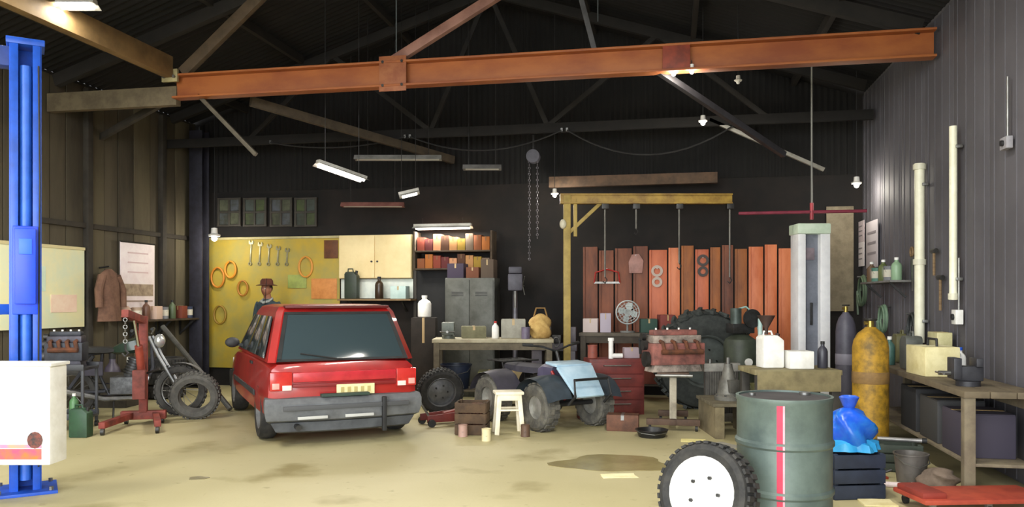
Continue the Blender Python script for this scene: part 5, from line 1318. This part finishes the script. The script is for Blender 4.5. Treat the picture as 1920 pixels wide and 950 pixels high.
# tyre stack in the left corner, behind the motorcycle
base = Vector((AL + .55, 10.9, 0))
for k in range(3):
    t = thing('stacked_tyre', ['bottom', 'middle', 'top'][k] + ' tyre of the flat stack behind the motorcycle', 'tyre', base + Vector((.02 * k, -.015 * k, .105 + .205 * k)), .3 * k, 'tyres stacked behind the motorcycle')
    b_ = tyre_mesh(.31, .2, .2); b_.build('tyre', RUBBER, t); MB().lathe([(.2, -.08), (.205, 0), (.2, .08)], 24, None, False).build('inner_liner', BLACK, t)
crate('parts_crate', 'grey-brown slatted crate of scrap behind the motorcycle seat', 'crate', Vector((AL + .5, 9.95, 0)), .1, (.5, .45, .5), mat('4d473c', '3a352c', .8))
bottle('purple-grey jug standing inside the scrap crate', Vector((AL + .45, 9.9, .021)), .11, .72, mat('5a5262', '474150', .4), BLACK)
bottle('dark green tall bottle inside the scrap crate', Vector((AL + .62, 10.02, .021)), .07, .66, mat('2e5240', '254233', .35), WHITE)
# drill press and grey lathe behind the pale bench
dp = thing('drill_press', 'dark grey pillar drill press beside the grey steel cabinet', 'drill press', W(966, 12.2, z=0), YAW)
MB().box((0, 0, .03), (.4, .5, .06)).build('base', DSTEEL, dp, .01); MB().cyl((0, .12, .06), (0, .12, 1.95), .04, n=14).build('pillar', mat('77757c', '605e64', .4, .5), dp)
MB().box((0, -.05, 1.0), (.3, .32, .04)).build('table', DSTEEL, dp, .006); MB().box((0, 0, 1.75), (.22, .5, .26)).build('head', mat('4c4a55', '3c3a44', .5), dp, .03)
MB().box((0, .0, 1.93), (.2, .52, .1)).build('belt_cover', mat('3f3d48', '33313a', .5), dp, .02); MB().cyl((0, -.16, 1.62), (0, -.16, 1.36), .03, .018, n=12).build('chuck', STEEL, dp)
for k in range(3):
    a_ = k * 2.1; MB().cyl((.11, -.1, 1.7), (.14, -.1 + .16 * math.cos(a_), 1.7 + .16 * math.sin(a_)), .008, n=6).build('feed_handle', STEEL, dp)
lt = thing('metal_lathe', 'grey mauve metal lathe behind the right end of the pale workbench', 'lathe', W(1040, 12.1, z=0), 0)
lt.scale = (.66, .8, 1)
lm = mat('6a656b', '56525a', .5, .2, scale=5)
for x in (-.38, .38): MB().box((x, 0, .36), (.24, .36, .72)).build('pedestal', lm, lt, .01)
MB().box((0, 0, .78), (1.05, .26, .12)).build('bed', lm, lt, .008); MB().box((-.36, 0, 1.02), (.34, .32, .36)).build('headstock', mat('7d787c', '66626a', .5), lt, .02)
MB().cyl((-.19, 0, 1.05), (-.08, 0, 1.05), .1, n=20).build('chuck', STEEL, lt); MB().box((.4, 0, .96), (.2, .18, .24)).build('tailstock', lm, lt, .02); MB().box((.08, -.05, .9), (.2, .34, .12)).build('carriage', DSTEEL, lt, .01); MB().torus((.08, -.24, .86), .07, .01, 'Y', 18, 6).build('hand_wheel', STEEL, lt)
# grey gas cylinder and floor bits at right
cylinder('slim purple-grey gas cylinder between table and yellow cylinder', W(1586, 9.1, z=0), .11, 1.45, mat('55535f', '44424d', .5, scale=5), mat('7d7a86', None, .5))
# shelf on the right wall with cans
p0, p1 = onX(1650, 470, AR), onX(1712, 470, AR)
ws = thing('wall_shelf', 'narrow grey steel shelf on the right wall above the fuel cans', 'shelf', (AR - .13, (p0.y + p1.y) / 2, 1.72)); Lw = abs(p0.y - p1.y)
MB().box((0, 0, -.012), (.24, Lw, .024)).build('plate', GREY, ws, .003)
for y in (-Lw * .38, Lw * .38): MB().bar((.1, y, -.2), (-.08, y, -.025), .025, .025).build('bracket', DSTEEL, ws)
for k, (nm, c) in enumerate((('pale green', '8fae8c'), ('grey', '74767a'), ('olive', '5f6a3e'), ('teal', '4c7a6c'), ('brown', '6a5440'))):
    y = (p0.y + p1.y) / 2 - Lw * .4 + Lw * .2 * k
    if k % 2: can('%s paint can on the narrow steel shelf of the right wall' % nm, Vector((AR - .14, y, 1.721)), .07, .18, mat(c, None, .5), mat('c9c5b4', None, .7))
    else: bottle('%s bottle on the narrow steel shelf of the right wall' % nm, Vector((AR - .14, y, 1.721)), .06, .27, mat(c, None, .4), WHITE)
# tools hung on the orange sheets
def hung(label, px, py, kind, m_):
    p = onY(px, py, BB - .06); t = thing({'gasket': 'head_gasket', 'saw': 'bow_saw', 'plate': 'metal_plate'}[kind], label, 'tool' if kind == 'saw' else 'part', p, 0)
    if kind == 'gasket':
        MB().lathe([(.05, -.005), (.09, -.005), (.09, .005), (.05, .005), (.05, -.005)], 20, T(0, 0, .1) @ RX(PI / 2), False).lathe([(.04, -.005), (.08, -.005), (.08, .005), (.04, .005), (.04, -.005)], 20, T(0, 0, -.07) @ RX(PI / 2), False).build('rings', m_, t)
    elif kind == 'saw':
        MB().tube([(-.2, 0, -.08), (-.18, 0, .08), (0, 0, .13), (.18, 0, .08), (.2, 0, -.08)], .012, 8).build('bow', m_, t); MB().box((0, 0, -.08), (.4, .004, .03)).build('blade', STEEL, t)
    else:
        MB().prism([(-.1, -.14), (.1, -.14), (.12, .05), (.05, .16), (-.06, .15), (-.11, .03)], .012, RX(PI / 2)).build('plate', m_, t, .003)
    MB().cyl((0, .03, .14), (0, -.02, .14), .008, n=6).build('nail', STEEL, t)
hung('pinkish metal plate nailed on the dark red sheets', 1192, 495, 'plate', mat('a8786c', '8c6258', .5))
hung('pale ring gasket pair on the orange sheets', 1232, 520, 'gasket', mat('b9a79a', None, .6))
hung('red bow saw hanging on the orange sheets', 1138, 520, 'saw', RED)
hung('dark ring gasket pair between the orange sheets', 1318, 500, 'gasket', mat('3f3530', None, .6))

# clutter on the low platform
lpz = Vector(lp.location) + Vector((0, 0, .379))
gb = thing('gearbox', 'grey cast gearbox housing on the low olive platform', 'gearbox', on(lpz, YAW, -.22, -.05, 0), YAW + .3)
MB().lathe([(.15, 0), (.155, .04), (.12, .07), (.1, .2), (.075, .26), (.05, .36), (.045, .4)], 18).build('bell_housing', mat('77756d', '5a5852', .5, .3, scale=9), gb); MB().box((0, -.1, .16), (.12, .08, .14)).build('side_cover', mat('605e58', '4a4843', .5, .3), gb, .01); MB().cyl((0, 0, .4), (0, 0, .47), .022, n=10).build('shaft', STEEL, gb)
for k in range(8):
    a_ = k * PI / 4; MB().cyl((.135 * math.cos(a_), .135 * math.sin(a_), .04), (.135 * math.cos(a_), .135 * math.sin(a_), .06), .012, n=6).build('bolt', DSTEEL, gb)
can('olive oil tin on the low platform beside the gearbox', on(lpz, YAW, .05, -.2, 0), .07, .2, mat('66653f', '504f31', .5))
bottle('cream oil bottle at the table end of the low platform', on(lpz, YAW, .22, -.1, 0), .05, .24, mat('d8cfa6', None, .4), RED)
# boxes and jars on the grey cabinet
ct = Vector((cb.x, cb.y - .12, 1.821))
for k, (nm, c, dx, s_) in enumerate((('dark purple', '3d3446', -.24, (.26, .3, .22)), ('rust', '6b3f2a', .03, (.2, .3, .16)), ('dull brown', '54463a', .26, (.2, .28, .28)))):
    carton('%s carton on top of the grey steel cabinet' % nm, ct + Vector((dx, 0, 0)), 0, s_, mat(c, None, .8))
# under the dark workbench
for k, (nm, c) in enumerate((('dusty mauve', '6a5a62'), ('dark grey', '414143'), ('brick', '70392c'))):
    carton('%s carton on the lower shelf of the dark workbench' % nm, on(b2, 0, -.42 + .4 * k, 0, .253), 0, (.32, .3, .3 + .05 * k), mat(c, None, .8))
# right of the car
lean_wheel('dark car tyre on a grey rim leaning by the pale workbench leg', W(826, 10.45, z=0), YAW + .3, .2, .29, .19, .18, mat('77787a', '5c5d5f', .4, .5))
fj = thing('floor_jack', 'low dark red floor jack on the concrete right of the red car', 'jack', W(838, 9.6, z=0), YAW + .5)
for s_ in (-1, 1): MB().prism([(-.3, .05), (.3, .04), (.3, .1), (.05, .15), (-.3, .13)], .02, T(0, s_ * .11, 0) @ RX(PI / 2)).build('side_plate', mat('6d2a25', '54201c', .5), fj, .004)
for x in (-.26, .27):
    for s_ in (-1, 1): MB().cyl((x, s_ * .13, .045), (x, s_ * .17, .045), .045, n=14).build('wheel', BLACK, fj)
MB().bar((-.05, 0, .12), (.26, 0, .17), .08, .05).build('lift_arm', mat('7d322b', None, .5), fj, .005); MB().cyl((.26, 0, .18), (.26, 0, .215), .05, n=16).build('saddle', DSTEEL, fj); MB().cyl((-.24, 0, .12), (-.62, 0, .72), .014, n=8).build('handle', STEEL, fj)
# floor around the engine stand
tub('flat black oil drain pan on the floor in front of the engine stand', W(1222, 8.72, z=0), .17, .08, mat('1d1d1e', None, .4), 'drain_pan', 'pan')
carton('open rusty toolbox on the floor between quad bike and engine stand', W(1168, 9.15, z=0), YAW - .2, (.36, .2, .18), mat('6d4632', '4f3325', .7), None, STEEL, 'toolbox', 'toolbox')
jerry('dull red fuel can in front of the red tool chest', W(1098, 10.05, z=0), YAW + .2, (.2, .14, .3), mat('7d3a34', '632c28', .5))
# chain fall hanging from the far truss
ch = thing('chain_hoist', 'grey chain hoist hanging from the far truss above the pale workbench', 'hoist', (onY(1000, 400, 11.7).x, 11.7, 3.95))
MB().cyl((0, 0, -.02), (0, 0, -.25), .012, n=8).build('top_hook', DSTEEL, ch); MB().cyl((0, -.06, -.34), (0, .06, -.34), .1, n=18).build('hoist_body', mat('4d4b55', '3b3942', .5), ch)
for x, L in ((-.06, 1.5), (.06, 1.2)):
    b_ = MB()
    for k in range(int(L / .045)): b_.torus((x, 0, -.42 - .045 * k), .016, .005, 'X' if k % 2 else 'Y', 10, 5)
    b_.build('chain', mat('6d6b70', None, .4, .6), ch)
# cable looped along the far truss
for k, (x0, x1, sag) in enumerate(((-6.2, -3.98, .12), (-3.9, -1.58, .25), (-1.5, .9, .4))):
    pts = [((x0 + (x1 - x0) * i / 14) - x0, 0, -sag * (1 - (2 * i / 14 - 1) ** 2)) for i in range(15)]
    t = thing('slung_cable', 'sagging black cable slung under the far truss, %s' % ['over the pegboard', 'over the parts shelf', 'over the yellow crane'][k], 'cable', (x0, 11.6, 3.96))
    MB().tube(pts, .012, 6).build('cable', BLACK, t)
    for q in (pts[0], pts[-1]): MB().box((q[0], .03, .01), (.03, .06, .05)).build('clip', STEEL, t)
